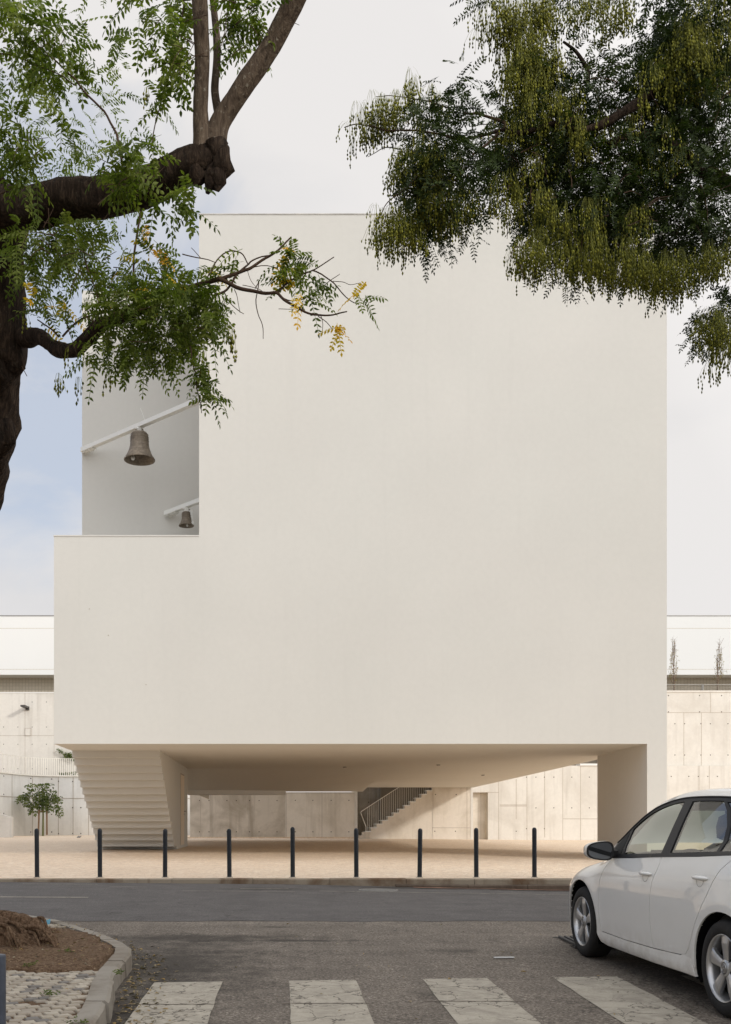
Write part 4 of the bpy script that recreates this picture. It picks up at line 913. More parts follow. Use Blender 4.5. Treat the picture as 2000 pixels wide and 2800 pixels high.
bl = [(1190,400,115,85,120,1),(1240,480,125,85,150,1),(1310,440,70,50,40,1),(1150,520,80,55,80,1),(1230,330,110,60,70,1),(1130,310,60,45,26,1),(1060,330,55,30,16,1),(1260,260,40,35,16,1),(1120,600,55,40,36,1),(1200,580,80,50,70,1),(1290,560,80,45,60,1),
      (1385,440,75,95,120,1),(1480,420,130,110,260,1),(1420,310,110,80,150,1),(1500,250,90,70,100,1),(1440,190,55,45,34,1),(1560,350,110,90,180,1),(1610,300,80,70,100,1),(1480,520,90,60,110,1),
      (1600,500,150,120,340,1),(1560,600,130,70,200,1),(1480,660,60,50,60,1),(1450,600,55,50,50,1),(1650,620,120,80,220,1),(1720,520,120,110,260,1),(1600,690,100,45,90,1),(1700,700,90,45,80,1),
      (1640,120,35,40,14,1),(1665,200,35,30,12,1),(1800,90,90,70,120,1),(1880,80,90,80,130,1),(1780,170,80,60,110,1),(1850,220,130,90,240,1),(1950,120,70,90,130,1),(1960,260,70,90,130,1),(1760,300,110,80,200,1),(1850,360,130,100,260,1),(1950,420,80,100,140,1),
      (1800,480,110,90,190,1),(1880,560,110,80,170,1),(1940,600,90,70,110,1),(1820,640,100,70,170,1),(1900,690,110,60,170,1),(1985,670,35,40,24,1),(1770,720,60,40,50,1),
      (1970,860,60,55,80,1),(1995,815,30,20,14,1),(1930,860,40,25,16,1),(1990,920,40,40,30,1),(1500,15,90,25,34,1),(1410,20,60,20,18,1),(1330,10,40,15,10,1),(1620,10,60,14,14,1),(1300,-15,40,20,8,1)]
parts = []; sparse = []
for (u, v, ru, rv, n, _) in bl:
    Y_ = 9.2 if u > 1350 else 8.8; n = int(n*(1.35 if n > 60 else 1.05)); pts, d = ell(P(u, v, Y_), (ru/F*Y_*.92, .75 if n > 60 else .3, rv/F*Y_*.92), n)
    dd = unit(d*np.array([1, .8, .8])+RNG.normal(0, .5, (n, 3))+np.array([0, 0, -.15])); L = RNG.uniform(.13, .20, n); pts = pts-dd*L[:, None]*.5
    parts += fronds(pts, dd, L, 6, .043, .0165, RNG.uniform(.2, .5), False, (0, .9))
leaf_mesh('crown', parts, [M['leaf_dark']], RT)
fr = []
def sc_(u, v, ru, rv, n, Y_=8.75, dep=.3):
    n = max(3, int(n*(.42 if 200 < v < 660 and u > 1180 else .8))); pts, _ = ell(P(u, v, Y_), (ru/F*Y_, dep, rv/F*Y_), n); fr.append(pts)
for a in [(985,340,35,18,12),(1060,310,45,40,26),(1020,320,30,25,8),(1120,260,45,40,14),(1190,240,50,25,16),(1100,450,35,45,26),(1150,420,50,70,40),(1200,470,70,60,60),(1170,560,60,35,40),(1060,610,45,35,34),(1110,630,50,22,26),(1220,570,60,35,36),(1280,560,50,25,16),
          (1350,50,50,22,30),(1420,45,60,28,44),(1480,40,50,35,40),(1390,90,35,20,14),(1440,130,45,55,50),(1480,180,50,50,50),(1400,200,30,60,24),(1460,250,70,50,56),(1420,340,80,40,50),(1540,290,80,40,50),(1600,20,60,18,22),(1700,20,60,15,16),(1690,30,20,20,8),
          (1540,370,80,60,46),(1430,470,50,50,30),(1470,560,35,40,24),(1360,540,30,40,16),(1400,560,30,20,8),(1440,690,40,25,26),(1470,710,25,20,10),(1560,640,80,60,34),(1600,700,100,26,40),(1680,700,60,26,22),(1740,730,60,22,30),(1810,740,50,28,34),(1850,750,50,18,16),
          (1920,720,50,20,24),(1980,700,40,20,20),(1850,180,80,60,50),(1950,190,50,40,26),(1780,250,60,50,26),(1870,120,60,60,34),(1900,60,60,50,34),(1980,60,30,50,12),(1700,330,80,60,26),(1820,400,60,60,20),(1960,880,35,35,26),(1920,880,30,12,8),(1970,960,30,26,18),(1950,910,22,26,10),(1620,590,70,50,34),(1730,600,50,50,26),(1500,610,40,40,26)]:
    sc_(*a)
cc = np.concatenate(fr); cc[:, 2] += .045; leaf_mesh('seed_pods', pods(cc, 9, .045, size=1.05), [M['pod']], RT)
parts = []
for (x, y, z, r_, n) in ((5.5,9.8,9.6,1.7,900),(7.2,10.6,8.0,1.8,900),(4.0,9.6,10.2,1.4,500),(8.4,10.8,6.6,1.6,600)):
    pts, d = ell((x, y, z), (r_, r_, r_*.7), n); parts += fronds(pts, unit(d+RNG.normal(0, .5, (n, 3))), .24, 6, .055, .022, .4, False, (.0, .8))
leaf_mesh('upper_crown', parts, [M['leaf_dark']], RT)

# ------------------------------------------------------------------ small trees
yt = thing('young_tree', 'young green tree tied between two wooden stakes in front of the left concrete wall', 'tree', (ux(118,52), 52, 1.13))
Yt = 52; b = MB(); o, r = rpath([P(118,2290,Yt), P(118.5,2220,Yt), P(117,2170,Yt), P(114,2145,Yt)], [.055,.04,.03,.012], 4); b.tube(o, r, 8); 
for u, v in ((85,2180),(150,2190),(95,2160),(140,2165),(80,2195),(150,2200),(158,2215),(118,2150)): b.tube([P(117,2205,Yt), P((117+u)/2,(2200+v)/2-4,Yt), P(u,v,Yt)], [.018,.012,.005], 5)
reparent(b.build('trunk', M['green_trunk']), yt)
parts = []
for (u, v, ru, rv, n) in ((112,2150,16,12,60),(90,2148,12,5,22),(128,2147,10,5,18),(88,2168,16,8,60),(72,2182,13,8,50),(78,2193,12,7,40),(112,2172,20,10,90),(138,2168,16,8,60),(150,2180,13,8,50),(108,2190,16,10,80),(130,2190,18,10,80),(100,2205,16,8,60),(95,2216,8,6,26),(125,2206,18,8,60),(145,2203,12,7,34),(158,2210,8,6,22),(160,2220,6,5,16),(62,2184,8,4,20),(64,2176,5,3,10),(158,2184,9,4,22),(84,2146,8,4,14),(133,2142,7,3,12),(85,2203,8,4,16),(116,2182,20,14,60)):
    u = 112+(u-112)*1.12; n = int(n*.5); pts, d = ell(P(u, v, Yt), (ru/F*Yt*.9, .5, rv/F*Yt*.9), n); parts += fronds(pts, unit(d+RNG.normal(0, .5, (n, 3))+np.array([0,0,-.3])), .13, 2, .15, .065, .5, False, (0, 1))
leaf_mesh('crown', parts, [M['leaf_young']], yt)
for u0, u1 in ((105.5,107.5),(129,128.5)):
    b = MB(); b.tube([P(u0,2283,Yt-.2), P(u1,2214,Yt-.2)], .045, 8); reparent(b.build('stake', M['wood']), yt)
b = MB(); b.beam(P(105,2218,Yt-.2), P(131,2218,Yt-.2), .04, .06); b.tube([P(114,2218,Yt-.1), P(121,2218,Yt-.1)], .07, 8); reparent(b.build('tie', M['wood']), yt)
M['pale_twig'] = plain('pale_twig_bark', (.20, .145, .105), .9, .1, var=.3)
def col_tree(u, v0, v1, seed, label, xs_):
    random.seed(seed); Yc = 47.9; root = thing('columnar_young_tree', label, 'tree', P(u, v0+1, Yc), 'bare young trees on the right terrace'); b = MB()
    base = P(u, v0+8, Yc); H_ = (v0-v1)/F*Yc; tips = []
    b.tube([base, base+Vector((.02,0,.5)), base+Vector((.0,0,H_*.5)), base+Vector((.05,0,H_*.85)), base+Vector((.03+xs_,0,H_+.1))], [.035,.03,.02,.010,.004], 6)
    for i in range(34):
        h = random.uniform(.32, H_*.9); a = random.uniform(0, 6.28); l = random.uniform(.3, .8)*(1-.55*h/H_)+.1; s0 = base+Vector((xs_*h/H_*.5, 0, h)); out = Vector((math.cos(a), math.sin(a), 0))
        m1 = s0+out*(.16+.05*random.random())*(1.2-h/H_)+Vector((0,0,l*.35)); e = s0+out*(.24*(1.15-h/H_))*random.uniform(.7, 1.2)+Vector((0,0,l)); b.tube([s0, m1, e], [.009,.006,.003], 4, caps=False); tips += [m1, e, m1.lerp(e, .5)]
        for _ in range(3): 
            t = m1.lerp(e, random.random()); e2 = t+Vector((random.gauss(0,.06), random.gauss(0,.06), random.uniform(.05,.2))); b.tube([t, e2], [.004,.002], 3, caps=False); tips.append(e2)
    reparent(b.build('trunk', M['pale_twig']), root)
    tips = np.array([tuple(t) for t in tips if t.z < base.z+H_*.8 or random.random() < .15]); tips = tips[RNG.random(len(tips)) < .5]; n = len(tips)
    leaf_mesh('crown', fronds(tips, RNG.normal(0, 1, (n, 3)), .05, 1, .065, .035, .5, False, (0, 1)), [M['leaf_autumn']], root)
M['leaf_autumn'] = leafmat('sparse_autumn_leaves', [(.28, .16, .05), (.30, .24, .06), (.22, .17, .09)], .2)
col_tree(1843, 1893, 1746, 3, 'nearly leafless young tree closest to the church on the right terrace', .0)
col_tree(1962, 1893, 1742, 5, 'nearly leafless young tree near the right picture edge on the terrace, leaning slightly', .28)
random.seed(21)
# climbing plant and hedge bits
parts = []; b = MB()
for (u, v) in [(163,2050),(170,2053),(176,2058),(183,2061),(188,2064),(194,2066),(197,2072),(190,2062),(200,2068),(203,2070),(182,2068),(160,2053)]:
    pts, d = ell(P(u, v, 55.8), (.09, .08, .08), 14 if u > 180 else 5); parts += fronds(pts, d, .08, 2, .09, .05, .5, False, (0, 1))
for u in range(165, 212, 3):
    pts, d = ell(P(u, 2118.5, 54.6), (.08, .05, .05), 5); parts += fronds(pts, d+np.array([0,0,.5]), .10, 2, .09, .05, .1, False, (0, 1))
tag(leaf_mesh('climbing_plant', parts, [M['leaf_young']]), 'green creeper hanging on the concrete wall just left of the church steps', 'climbing plant')
parts = []; pts, d = ell((ux(1615,47.4), 47.4, 5.0), (1.5, .3, .75), 1500); parts += fronds(pts, d, .15, 3, .13, .07, .3, False, (0, .7))
tag(leaf_mesh('hedge', parts, [M['leaf']]), 'strip of dark green hedge seen above the wall beside the church pier', 'hedge')

# ------------------------------------------------------------------ bollards
bx = [(102,2398,2265,-.004),(274,2399,2265,-.002),(452,2399,2266,-.001),(628,2399,2266,0),(801,2398.5,2261,0),(975,2399,2264.5,0),(1148,2399,2265,0),(1303,2397.5,2263.5,.0),(1462,2396,2262.5,0)]
names = ['first bollard from the left, standing in front of the young staked tree','second bollard from the left, in front of the left end of the stepped underside','third bollard from the left, in front of the right end of the stepped underside','fourth bollard from the left, in front of the damp grey wall','fifth bollard from the left, in front of the pale concrete panel, slightly taller','sixth bollard from the left, in front of the bottom of the concrete staircase','seventh bollard from the left, in front of the wall right of the staircase','eighth bollard from the left, in front of the wall alcove','ninth bollard from the left, the one nearest the parked car']
rb = .041
bm0 = MB(); bm0.lathe([(rb,0),(rb,.80),(rb,.815),(rb*.93,.832),(rb*.7,.847),(rb*.35,.856),(0,.858)], 24)
bm1 = MB(); bm1.lathe([(rb+.022,-.02),(rb+.022,.006),(rb,.010)], 20)
proto = None
for i, ((u, vb, vt, _), nm) in enumerate(zip(bx, names)):
    Yb = 18.32; x = ux(u, Yb); z = plaza_z(x, Yb)
    if proto is None:
        proto = thing('bollard', 'black '+nm, 'bollard', (x, Yb, z), 'row of black bollards along the plaza kerb'); bm0.build('post', M['bollard'], proto); bm1.build('base_ring', M['kerb'], proto); o = proto
    else: o = copy_tree(proto)
    o.location = (x, Yb, z); o['label'] = 'black '+nm; h = (vz(vt, Yb)-z)/.858; o.scale = (1, 1, h); o.rotation_euler = (random.uniform(-.012, .012), random.uniform(-.007, .007)+(-.008 if i == 0 else 0), random.random())
b = MB(); b.lathe([(.052,0),(.052,.56),(.050,.566),(0,.566)], 28); o = b.build('street_post', M['bluegrey']); o.location = (ux(16,4.66)-.052, 4.66, walk_z(4.66)-.03); o.scale = (1,1,(vz(2611,4.66)-walk_z(4.66)+.03)/.566)
tag(o, 'short blue-grey flat-topped post at the lower left picture edge', 'post')

# ------------------------------------------------------------------ litter
def scatter_leaves(n, region, zf, mi=0, size=(.025, .06)):
    V = []; Fq = []; T = []
    for _ in range(n):
        x, y = region(); z = zf(x, y)+.004; a = random.uniform(0, 6.28); l = random.uniform(*size); w = l*random.uniform(.3, .5); ca, sa = math.cos(a), math.sin(a); c = random.uniform(0, .012)
        b0 = len(V)
        for px, py, pz in ((0,0,0),(l*.4,w*.5,c),(l,0,c*.6),(l*.4,-w*.5,c*1.5)): V.append((x+px*ca-py*sa, y+px*sa+py*ca, z+pz))
        Fq.append((b0, b0+1, b0+2, b0+3)); T += [random.random()]*4
    return (np.array(V), np.array(Fq), np.array(T), mi)
def r_street(): return (random.uniform(-1, 4), random.uniform(5.5, 11.6))
def r_gut():
    y = random.uniform(5.6, 10.4); x = interp(y, sorted([(p[1], p[0]) for p in outer if p[1] > 3])); return (x+.04+abs(random.gauss(0, .16)), y+random.uniform(-.1, .1))
def r_pit():
    while True:
        x, y = random.uniform(-4, -1.4), random.uniform(7.5, 10)
        if pip(x, y, pit): return (x, y)
tag(leaf_mesh('fallen_leaves', [scatter_leaves(70, r_street, lambda x, y: street_z(y)+.004), scatter_leaves(420, r_gut, lambda x, y: street_z(y)), scatter_leaves(900, r_pit, lambda x, y: walk_z(y)+.02+.07*math.exp(-((x+2.7)**2+(y-9.1)**2)/1.8)*.7, size=(.012, .045)), scatter_leaves(60, lambda: (random.uniform(-3, -1.3), random.uniform(5, 7.5)), lambda x, y: walk_z(y), size=(.015, .03))], [M['dryleaf']]), kind='stuff')
parts = []
for (x, y) in ((-1.9,7.68),(-1.78,8.35),(-1.5,6.55),(-1.16,5.7),(-1.18,7.3),(-2.1,6.9),(-2.6,7.55),(-3.0,7.55),(-3.3,10.6)):
    pts, d = ell((x, y, walk_z(y)+.01), (.04, .04, .012), 7); d[:, 2] = np.abs(d[:, 2])+.5; parts += fronds(pts, d, .04, 2, .03, .010, .3, False, (0, 1))
tag(leaf_mesh('weeds', parts, [M['leaf_young']]), kind='stuff')
b = MB(); b.obox((1.95, 8.95, street_z(8.95)+.012), (.09,.01,0), (0,.02,.0), (.0,0,.003)); o = b.build('paper_scrap', M['paper']); tag(o, 'crumpled white paper strip lying on the street left of the car', 'litter')
b = MB(); b.obox((-2.12, 9.15, walk_z(9.15)+.16), (.03,0,.01), (0,.01,.02), (0,0,.002)); o = b.build('blue_wrapper', M['blue']); tag(o, 'small light blue wrapper stuck among the tree roots', 'litter')
p = P(216, 2291.5, 42); b = MB(); b.tube([p+Vector((-.08,0,.03)), p+Vector((.0,0,.05)), p+Vector((.07,0,.03))], [.02,.05,.02], 8, rough=.3, freq=20); b.tube([p+Vector((.05,0,.05)), p+Vector((.10,0,.09))], [.02,.018], 6); tag(b.build('pigeon', M['steel']), 'tiny grey pigeon standing on the plaza between the first two bollards', 'bird')

# ------------------------------------------------------------------ parked car (x rearward from the front axle, y to the car's left, z up)
CB = Vector((.05392, -.99817, -.02731)).normalized(); CL = Vector((-.99854, -.05394, 0)).normalized(); CUP = CL.cross(CB)      # local y points to the car's right
corg = Vector((2.66863, 9.065, EYE-.80965))-CL*.875-CUP*.316
car = thing('parked_car', 'white five-door hatchback parked on the street at the right, seen from its left side', 'car', corg)
car.rotation_euler = Matrix((CB, -CL, CUP)).transposed().to_euler()
def cadd(b, name, mats, parent=None, fixn=True): return b.build(name, mats, parent or car, fixn)
WB = 2.578
def zbelt(x): return .91+.0625*(x-.55)-.03*max(0, .55-x)
def plan(x):
    p = 1.0
    if x < 0: p -= .27*(-x/.9)**2.2
    if x > 2.4: p -= .17*((x-2.4)/.95)**2
    return p
SEC = [(.14,.850),(.20,.868),(.30,.874),(.42,.881),(.55,.887),(.66,.8885),(.76,.884),(.82,.876),(.845,.870),(.86,.866),(.90,.853),(.94,.838),(.975,.824)]
def cr_interp(x, pts):
    if x <= pts[0][0]: return pts[0][1]
    if x >= pts[-1][0]: return pts[-1][1]
    for i in range(len(pts)-1):
        if x <= pts[i+1][0]:
            x0, y0 = pts[i]; x1, y1 = pts[i+1]; t = (x-x0)/(x1-x0)
            m0 = (y1-(pts[i-1][1] if i else y0))/((x1-pts[i-1][0]) if i else (x1-x0))*(x1-x0); i2 = min(i+2, len(pts)-1)
            m1 = (pts[i2][1]-y0)/((pts[i2][0]-x0))*(x1-x0)
            return (2*t**3-3*t*t+1)*y0+(t**3-2*t*t+t)*m0+(-2*t**3+3*t*t)*y1+(t**3-t*t)*m1
def zt(x): return cr_interp(x, [(-.87,.60),(-.6,.69),(-.3,.765),(0,.825),(.3,.885),(.56,.93),(.8,.95)])
def Wl(x, z):
    zz = z
    if z > .62: zz = z-(zbelt(x)-.975)*smooth(.62, .95, z)      # section follows the rising belt
    w = cr_interp(zz, SEC)*plan(x)
    for wx in (0, WB):
        r = math.hypot(x-wx, z-.318); w += .009*math.exp(-((r-.40)/.08)**2)
    if x < .60:
        d = (z-(zt(x)-.16))/.16; 
        if d > 0: w -= .085*min(d, 1.3)**2.2*smooth(.60, .25, x) if False else .085*min(d, 1.3)**2.2*(1-smooth(.2, .6, x))
    return w
def Wd(x, z): return Wl(x, z)
def Wsill(x, z): return Wl(x, max(z, .16))+.006-.9*(z-.235)**2*(1 if z > .235 else 3)
def Wg(x, z):
    h = z-zbelt(x); f = max(0, (1.15-x)/.75)
    return .824*plan(x)-h*.40-.16*h*h-.05*f*f*smooth(0, .2, h)-.075*max(0, x-1.58)**2*smooth(-.02, .12, h)
DRIP = [(.36,.965),(.51,1.065),(.66,1.16),(.80,1.24),(.90,1.29),(1.05,1.345),(1.30,1.395),(1.56,1.415),(2.10,1.415),(2.6,1.385),(3.0,1.32),(3.15,1.28)]
def drip(x): return cr_interp(x, DRIP)
def resample(pl, step=.03, closed=True):
    out = []; n = len(pl)
    for i in range(n if closed else n-1):
        a, c = Vector(pl[i]), Vector(pl[(i+1) % n]); k = max(1, int((c-a).length/step))
        for j in range(k): out.append(tuple(a.lerp(c, j/k)))
    return out
def shrink(pl, d):
    n = len(pl); ar = sum(pl[i][0]*pl[(i+1) % n][1]-pl[(i+1) % n][0]*pl[i][1] for i in range(n)); s_ = 1 if ar > 0 else -1; out = []
    for i in range(n):
        t = (Vector(pl[(i+1) % n])-Vector(pl[i-1])).normalized(); out.append((pl[i][0]-t.y*d*s_, pl[i][1]+t.x*d*s_))
    return out
def panel(name, outline, W, mat, parent, side=1, th=.02, step=.035, holes=(), off=0, rim=True):
    out = resample(outline, step); hs = [resample(h, step) for h in holes]
    pts = list(out); ed = [(i, (i+1) % len(out)) for i in range(len(out))]
    for h in hs: b0 = len(pts); pts += h; ed += [(b0+i, b0+(i+1) % len(h)) for i in range(len(h))]
    bd = [Vector(p) for p in pts]; x0, x1 = min(p[0] for p in out), max(p[0] for p in out); y0, y1 = min(p[1] for p in out), max(p[1] for p in out)
    inner_ = []; nx = max(1, int((x1-x0)/step)); ny = max(1, int((y1-y0)/step))
    for i in range(nx+1):
        for j in range(ny+1):
            p = Vector((x0+(i+.5*(j % 2))*step, y0+j*step))
            if pip(p.x, p.y, out) and not any(pip(p.x, p.y, h) for h in hs) and min((p-q).length_squared for q in bd) > (step*.5)**2: inner_.append(p)
    res = delaunay_2d_cdt([Vector(p) for p in pts]+inner_, ed, [], 0, 1e-6); V, Fs = res[0], res[2]
    keep = []
    for f in Fs:
        c = sum((V[i] for i in f), Vector((0, 0)))/len(f)
        if pip(c.x, c.y, out) and not any(pip(c.x, c.y, h) for h in hs): keep.append(f)
    e = .004; vs = []; ns = []
    for v in V:
        x, z = v; w = W(x, z)+off; dx = (W(x+e, z)-W(x-e, z))/(2*e); dz = (W(x, z+e)-W(x, z-e))/(2*e)
        vs.append((x, side*w, z)); ns.append(Vector((-dx, side, -dz)).normalized())
    faces = []
    for f in keep:
        a, b_, c = (Vector(vs[i]) for i in f[:3]); nn = (b_-a).cross(c-a); faces.append(tuple(f) if nn.y*side > 0 else tuple(f)[::-1])
    nf = len(faces); base = len(vs); loops = [[(x, z) for x, z in out]]+[[(x, z) for x, z in h] for h in hs]; norm = list(ns)
    if rim:
        for lp in loops:
            m_ = len(lp); b0 = len(vs)
            for x, z in lp: w = W(x, z)+off; vs += [(x, side*w, z), (x, side*(w-th), z)]
            for i in range(m_): j = (i+1) % m_; faces.append((b0+2*i, b0+2*j, b0+2*j+1, b0+2*i+1))
    me = bpy.data.meshes.new(name); me.from_pydata(vs, [], faces); me.materials.append(mat); me.update()
    me.polygons.foreach_set('use_smooth', [i < nf for i in range(len(me.polygons))])
    ln = []
    for i, p in enumerate(me.polygons):
        for vi in p.vertices: ln.append(tuple(norm[vi]) if i < nf else tuple(p.normal))
    me.normals_split_custom_set(ln)
    o = bpy.data.objects.new(name, me); C.objects.link(o); o.parent = parent; return o
def arch(cx, rx, rz, a0, a1, n=26): return [(cx+rx*math.cos(math.radians(lerp(a0, a1, i/n))), .318+rz*math.sin(math.radians(lerp(a0, a1, i/n)))) for i in range(n+1)]
seamF = [(.56,.912),(.50,.82),(.455,.72),(.435,.60),(.432,.50),(.445,.38),(.485,.292)]
seamM = [(1.53,.972),(1.548,.93),(1.535,.87),(1.50,.78),(1.478,.67),(1.475,.54),(1.49,.40),(1.53,.298)]
seamR = [(2.66,1.042),(2.58,1.0),(2.50,.94),(2.44,.86),(2.38,.77),(2.30,.66),(2.22,.54),(2.16,.44),(2.11,.37),(2.06,.332),(1.98,.318)]
G = .0042
for side in (1, -1):
    tp = [(x, zt(x)) for x in [-.87+.06*i for i in range(24)]]
    front = [(-.87,.24),(-.60,.21),(-.37,.205)]+arch(0, .392, .372, 197, -8)+[(.405,.262),(.475,.268)]+[(x-G, z) for x, z in seamF[::-1]]+[p for p in tp if p[0] < .55][::-1]
    panel('front_wing', front, Wl, M['carpaint'], car, side, step=.024)
    fd = [(x+G, z) for x, z in seamF]+[(1.0,.287)]+[(x-G, z) for x, z in seamM[::-1]]+[(1.0, zbelt(1.0)-.004)]
    dr = panel('front_door', fd, Wd, M['carpaint'], car, side)
    rd = [(x+G, z) for x, z in seamM]+[(1.8,.308)]+[(x-G, z) for x, z in seamR[::-1]]+[(2.1, zbelt(2.1)-.004)]
    dr2 = panel('rear_door', rd, Wd, M['carpaint'], car, side)
    q = [(x+G, z) for x, z in seamR]+[(2.17,.30),(2.205,.255)]+arch(WB, .375, .358, 188, -10)+[(2.96,.22),(3.3,.26),(3.33,.6),(3.32,.85),(3.22,1.04)]
    panel('rear_wing', q, Wl, M['carpaint'], car, side)
    sl = [(.408,.262),(.478,.286),(1.0,.2825),(1.53,.292),(1.98,.312),(2.06,.326),(2.12,.36),(2.165,.30),(2.20,.25),(2.215,.20),(1.5,.185),(.60,.182),(.47,.20)]
    panel('sill', sl, Wsill, M['carpaint'], car, side, th=.05)
    # dark layer behind the panel gaps
    panel('inner_shell', [(.42,.27),(.58,.90),(2.64,1.03),(2.2,.5),(2.0,.30)], lambda x, z: Wl(x, z)-.016, M['liner'], car, side, rim=False, step=.08)
    # belt trim, window frames, glass
    zf = lambda x: zbelt(x)
    panel('belt_trim', [(.44,zf(.44)+.002)]+[(x, zf(x)) for x in (.56,1,1.5,2,2.5,2.75)]+[(x, zf(x)+.022) for x in (2.75,2.5,2,1.5,1,.56,.46)], lambda x, z: Wg(x, z)+.004, M['black'], car, side, th=.02)
    dl = lambda x, k=0: drip(x)-k
    xs_ = [.47,.51,.58,.66,.73,.80,.90,1.0,1.1,1.2,1.3,1.4,1.5,1.6,1.8,2.0,2.2,2.4,2.6,2.75]
    ring_ = [(x, dl(x, .004)) for x in xs_]
    outer_f = [(.46,zf(.46)+.022)]+[(x, zf(x)+.022) for x in (1,1.5,2,2.5,2.85)]+[(2.9,1.16),(2.85,1.27)]+ring_[::-1]
    glF = [(.775,zf(.775)+.030),(.735,1.02),(.715,1.10),(.712,1.158)]+[(x, dl(x, .030)) for x in (.80,.90,1.0,1.1,1.2,1.3,1.4,1.485)]+[(1.50,1.25),(1.505,1.1),(1.50,zf(1.5)+.030)]
    glR = [(1.648,zf(1.65)+.030),(1.645,1.1),(1.63,1.25),(1.622,1.383)]+[(x, dl(x, .030)) for x in (1.7,1.8,1.9,2.0,2.08)]+[(2.18,1.32),(2.27,1.22),(2.31,1.12),(2.325,zf(2.32)+.030)]
    glQ = [(2.365,zf(2.365)+.030),(2.35,1.12),(2.31,1.22),(2.22,1.33),(2.13,1.378)]+[(x, dl(x, .032)) for x in (2.25,2.35,2.48)]+[(2.58,1.28),(2.64,1.16),(2.62,zf(2.6)+.03)]
    glT = [(.52,zf(.52)+.028),(.515,1.0),(.58,1.085),(.655,1.13),(.672,1.12),(.70,1.03),(.72,zf(.7)+.028)]
    panel('window_frame', outer_f, Wg, M['black'], car, side, th=.03, holes=(glF, glR, glQ))
    panel('quarter_trim', shrink(glT, .003) if 0 else glT, lambda x, z: Wg(x, z)+.003, M['matt'], car, side, th=.01)
    for nm, gl in (('front_window', glF), ('rear_window', glR), ('small_rear_window', glQ)): panel(nm, gl, lambda x, z: Wg(x, z)-.008, M['glass'], car, side, rim=False, step=.06)
    # white pillar behind the rear windows
    panel('rear_pillar', [(2.86,zf(2.86)+.0),(3.24,1.05),(3.20,1.20),(3.1,1.30)]+[(x, dl(x)) for x in (3.0,2.9,2.8,2.6)]+[(2.76,1.30),(2.85,1.16)], lambda x, z: Wg(x, z)+.006, M['carpaint'], car, side)
    panel('shoulder', [(2.66,1.043)]+[(x, zf(x)+.0) for x in (2.86,3.2)]+[(3.21,1.045),(2.9,1.035)], lambda x, z: Wl(x, z), M['carpaint'], car, side, rim=False)
    # handles
    for (x0, x1, z, d_) in ((1.27,1.475,.835,dr), (2.16,2.365,.868,dr2)):
        b = MB(); pr = []
        xm = (x0+x1)/2
        sec = 9; rings = []
        for i in range(11):
            t = i/10; x = lerp(x0, x1, t); e = math.sin(math.pi*t)**.35 if 0 < t < 1 else .15; zz = z+.004*t; wb = Wl(x, zz)
            rings.append([(x, side*(wb+(.004+.034*e)*max(0, math.cos(a))*1.0-.004+.010*e), zz+.018*e*math.sin(a)+.002) for a in [2*math.pi*k/sec for k in range(sec)]])
        b.add([p for r_ in rings for p in r_], [(i*sec+k, i*sec+(k+1) % sec, (i+1)*sec+(k+1) % sec, (i+1)*sec+k) for i in range(10) for k in range(sec)]+[tuple(range(sec)), tuple(10*sec+k for k in range(sec))], 0, True)
        h = b.build('handle', M['carpaint'], d_)
        # flat grey arc drawn as the shaded edge of a scoop under the handle
        b = MB(); n = 20; vs = []
        for k in range(n+1):
            a = math.pi+math.pi*k/n; 
            for rr in (1, .93): x = xm+.052*rr*math.cos(a); zz = z-.012+.046*rr*math.sin(a); vs.append((x, side*(Wl(x, zz)+.0009), zz))
        b.add(vs, [(2*i, 2*i+1, 2*i+3, 2*i+2) for i in range(n)]); b.build('handle_scoop_shade', M['liner_grey'], d_)
        b = MB(); b.obox((xm-.01, side*(Wl(xm, z+.012)+.0005), z+.013), (.07,0,0), (0,.0012,0), (0,0,.004)); b.build('handle_shadow_strip', M['matt'], d_)  # black strip standing in for the shade behind the handle
# roof and pillars
xr = [.36,.42,.47,.51,.56,.61,.66,.73,.80,.86,.92,1.0,1.08,1.16,1.24,1.32,1.42,1.56,1.75,2.0,2.25,2.5,2.7,2.9,3.05,3.15]
def roofpt(x, t):       # t 0 at the drip edge, 1 on the centre line
    yd = Wg(x, drip(x)); zd = drip(x); s = math.sin(t*math.pi/2)
    y = yd*(1-t); crown = interp(x, [(.36,.06),(.8,.08),(1.3,.085),(2.0,.072),(2.6,.065),(3.15,.03)]); fwd = interp(x, [(.36,.20),(1.0,.20),(1.5,.12),(2,0)])
    rise = crown*(.55*(1-(1-t)**12)+.45*(1-(1-t)**2.2))
    return (x-fwd*(1-(1-t)**2.0), y, zd+rise)
def loft(name, x_list, ts, mat, both=True, th=0, sm=True, xoff=0):
    tt = list(ts)
    for s_ in (1, -1):
        if name not in ('roof', 'windscreen', 'headliner') or s_ == 1: b = MB()
        vs = []
        for x in x_list:
            for t in tt: p = roofpt(x, t); vs.append((p[0], p[1]*s_, p[2]-th))
        n = len(tt); b.add(vs, [(i*n+j, i*n+j+1, (i+1)*n+j+1, (i+1)*n+j) for i in range(len(x_list)-1) for j in range(n-1)], 0, sm)
        if name in ('roof', 'windscreen', 'headliner') and s_ == 1: continue
        o = cadd(b, name, mat)
    return o
xrf = []
for a, c in zip(xr, xr[1:]): xrf += [a, (a+c)/2]
xrf.append(xr[-1])
loft('pillar', [x for x in xrf if x <= 1.30], [0,.02,.045,.075,.11], M['carpaint'])
loft('windscreen', [x for x in xrf if x <= 1.16], [.11,.25,.4,.6,.8,1.0], M['glass'])
loft('roof', [x for x in xrf if x >= 1.16], [0,.02,.045,.075,.11,.18,.27,.4,.55,.7,.85,1.0], M['carpaint'])
b = MB()
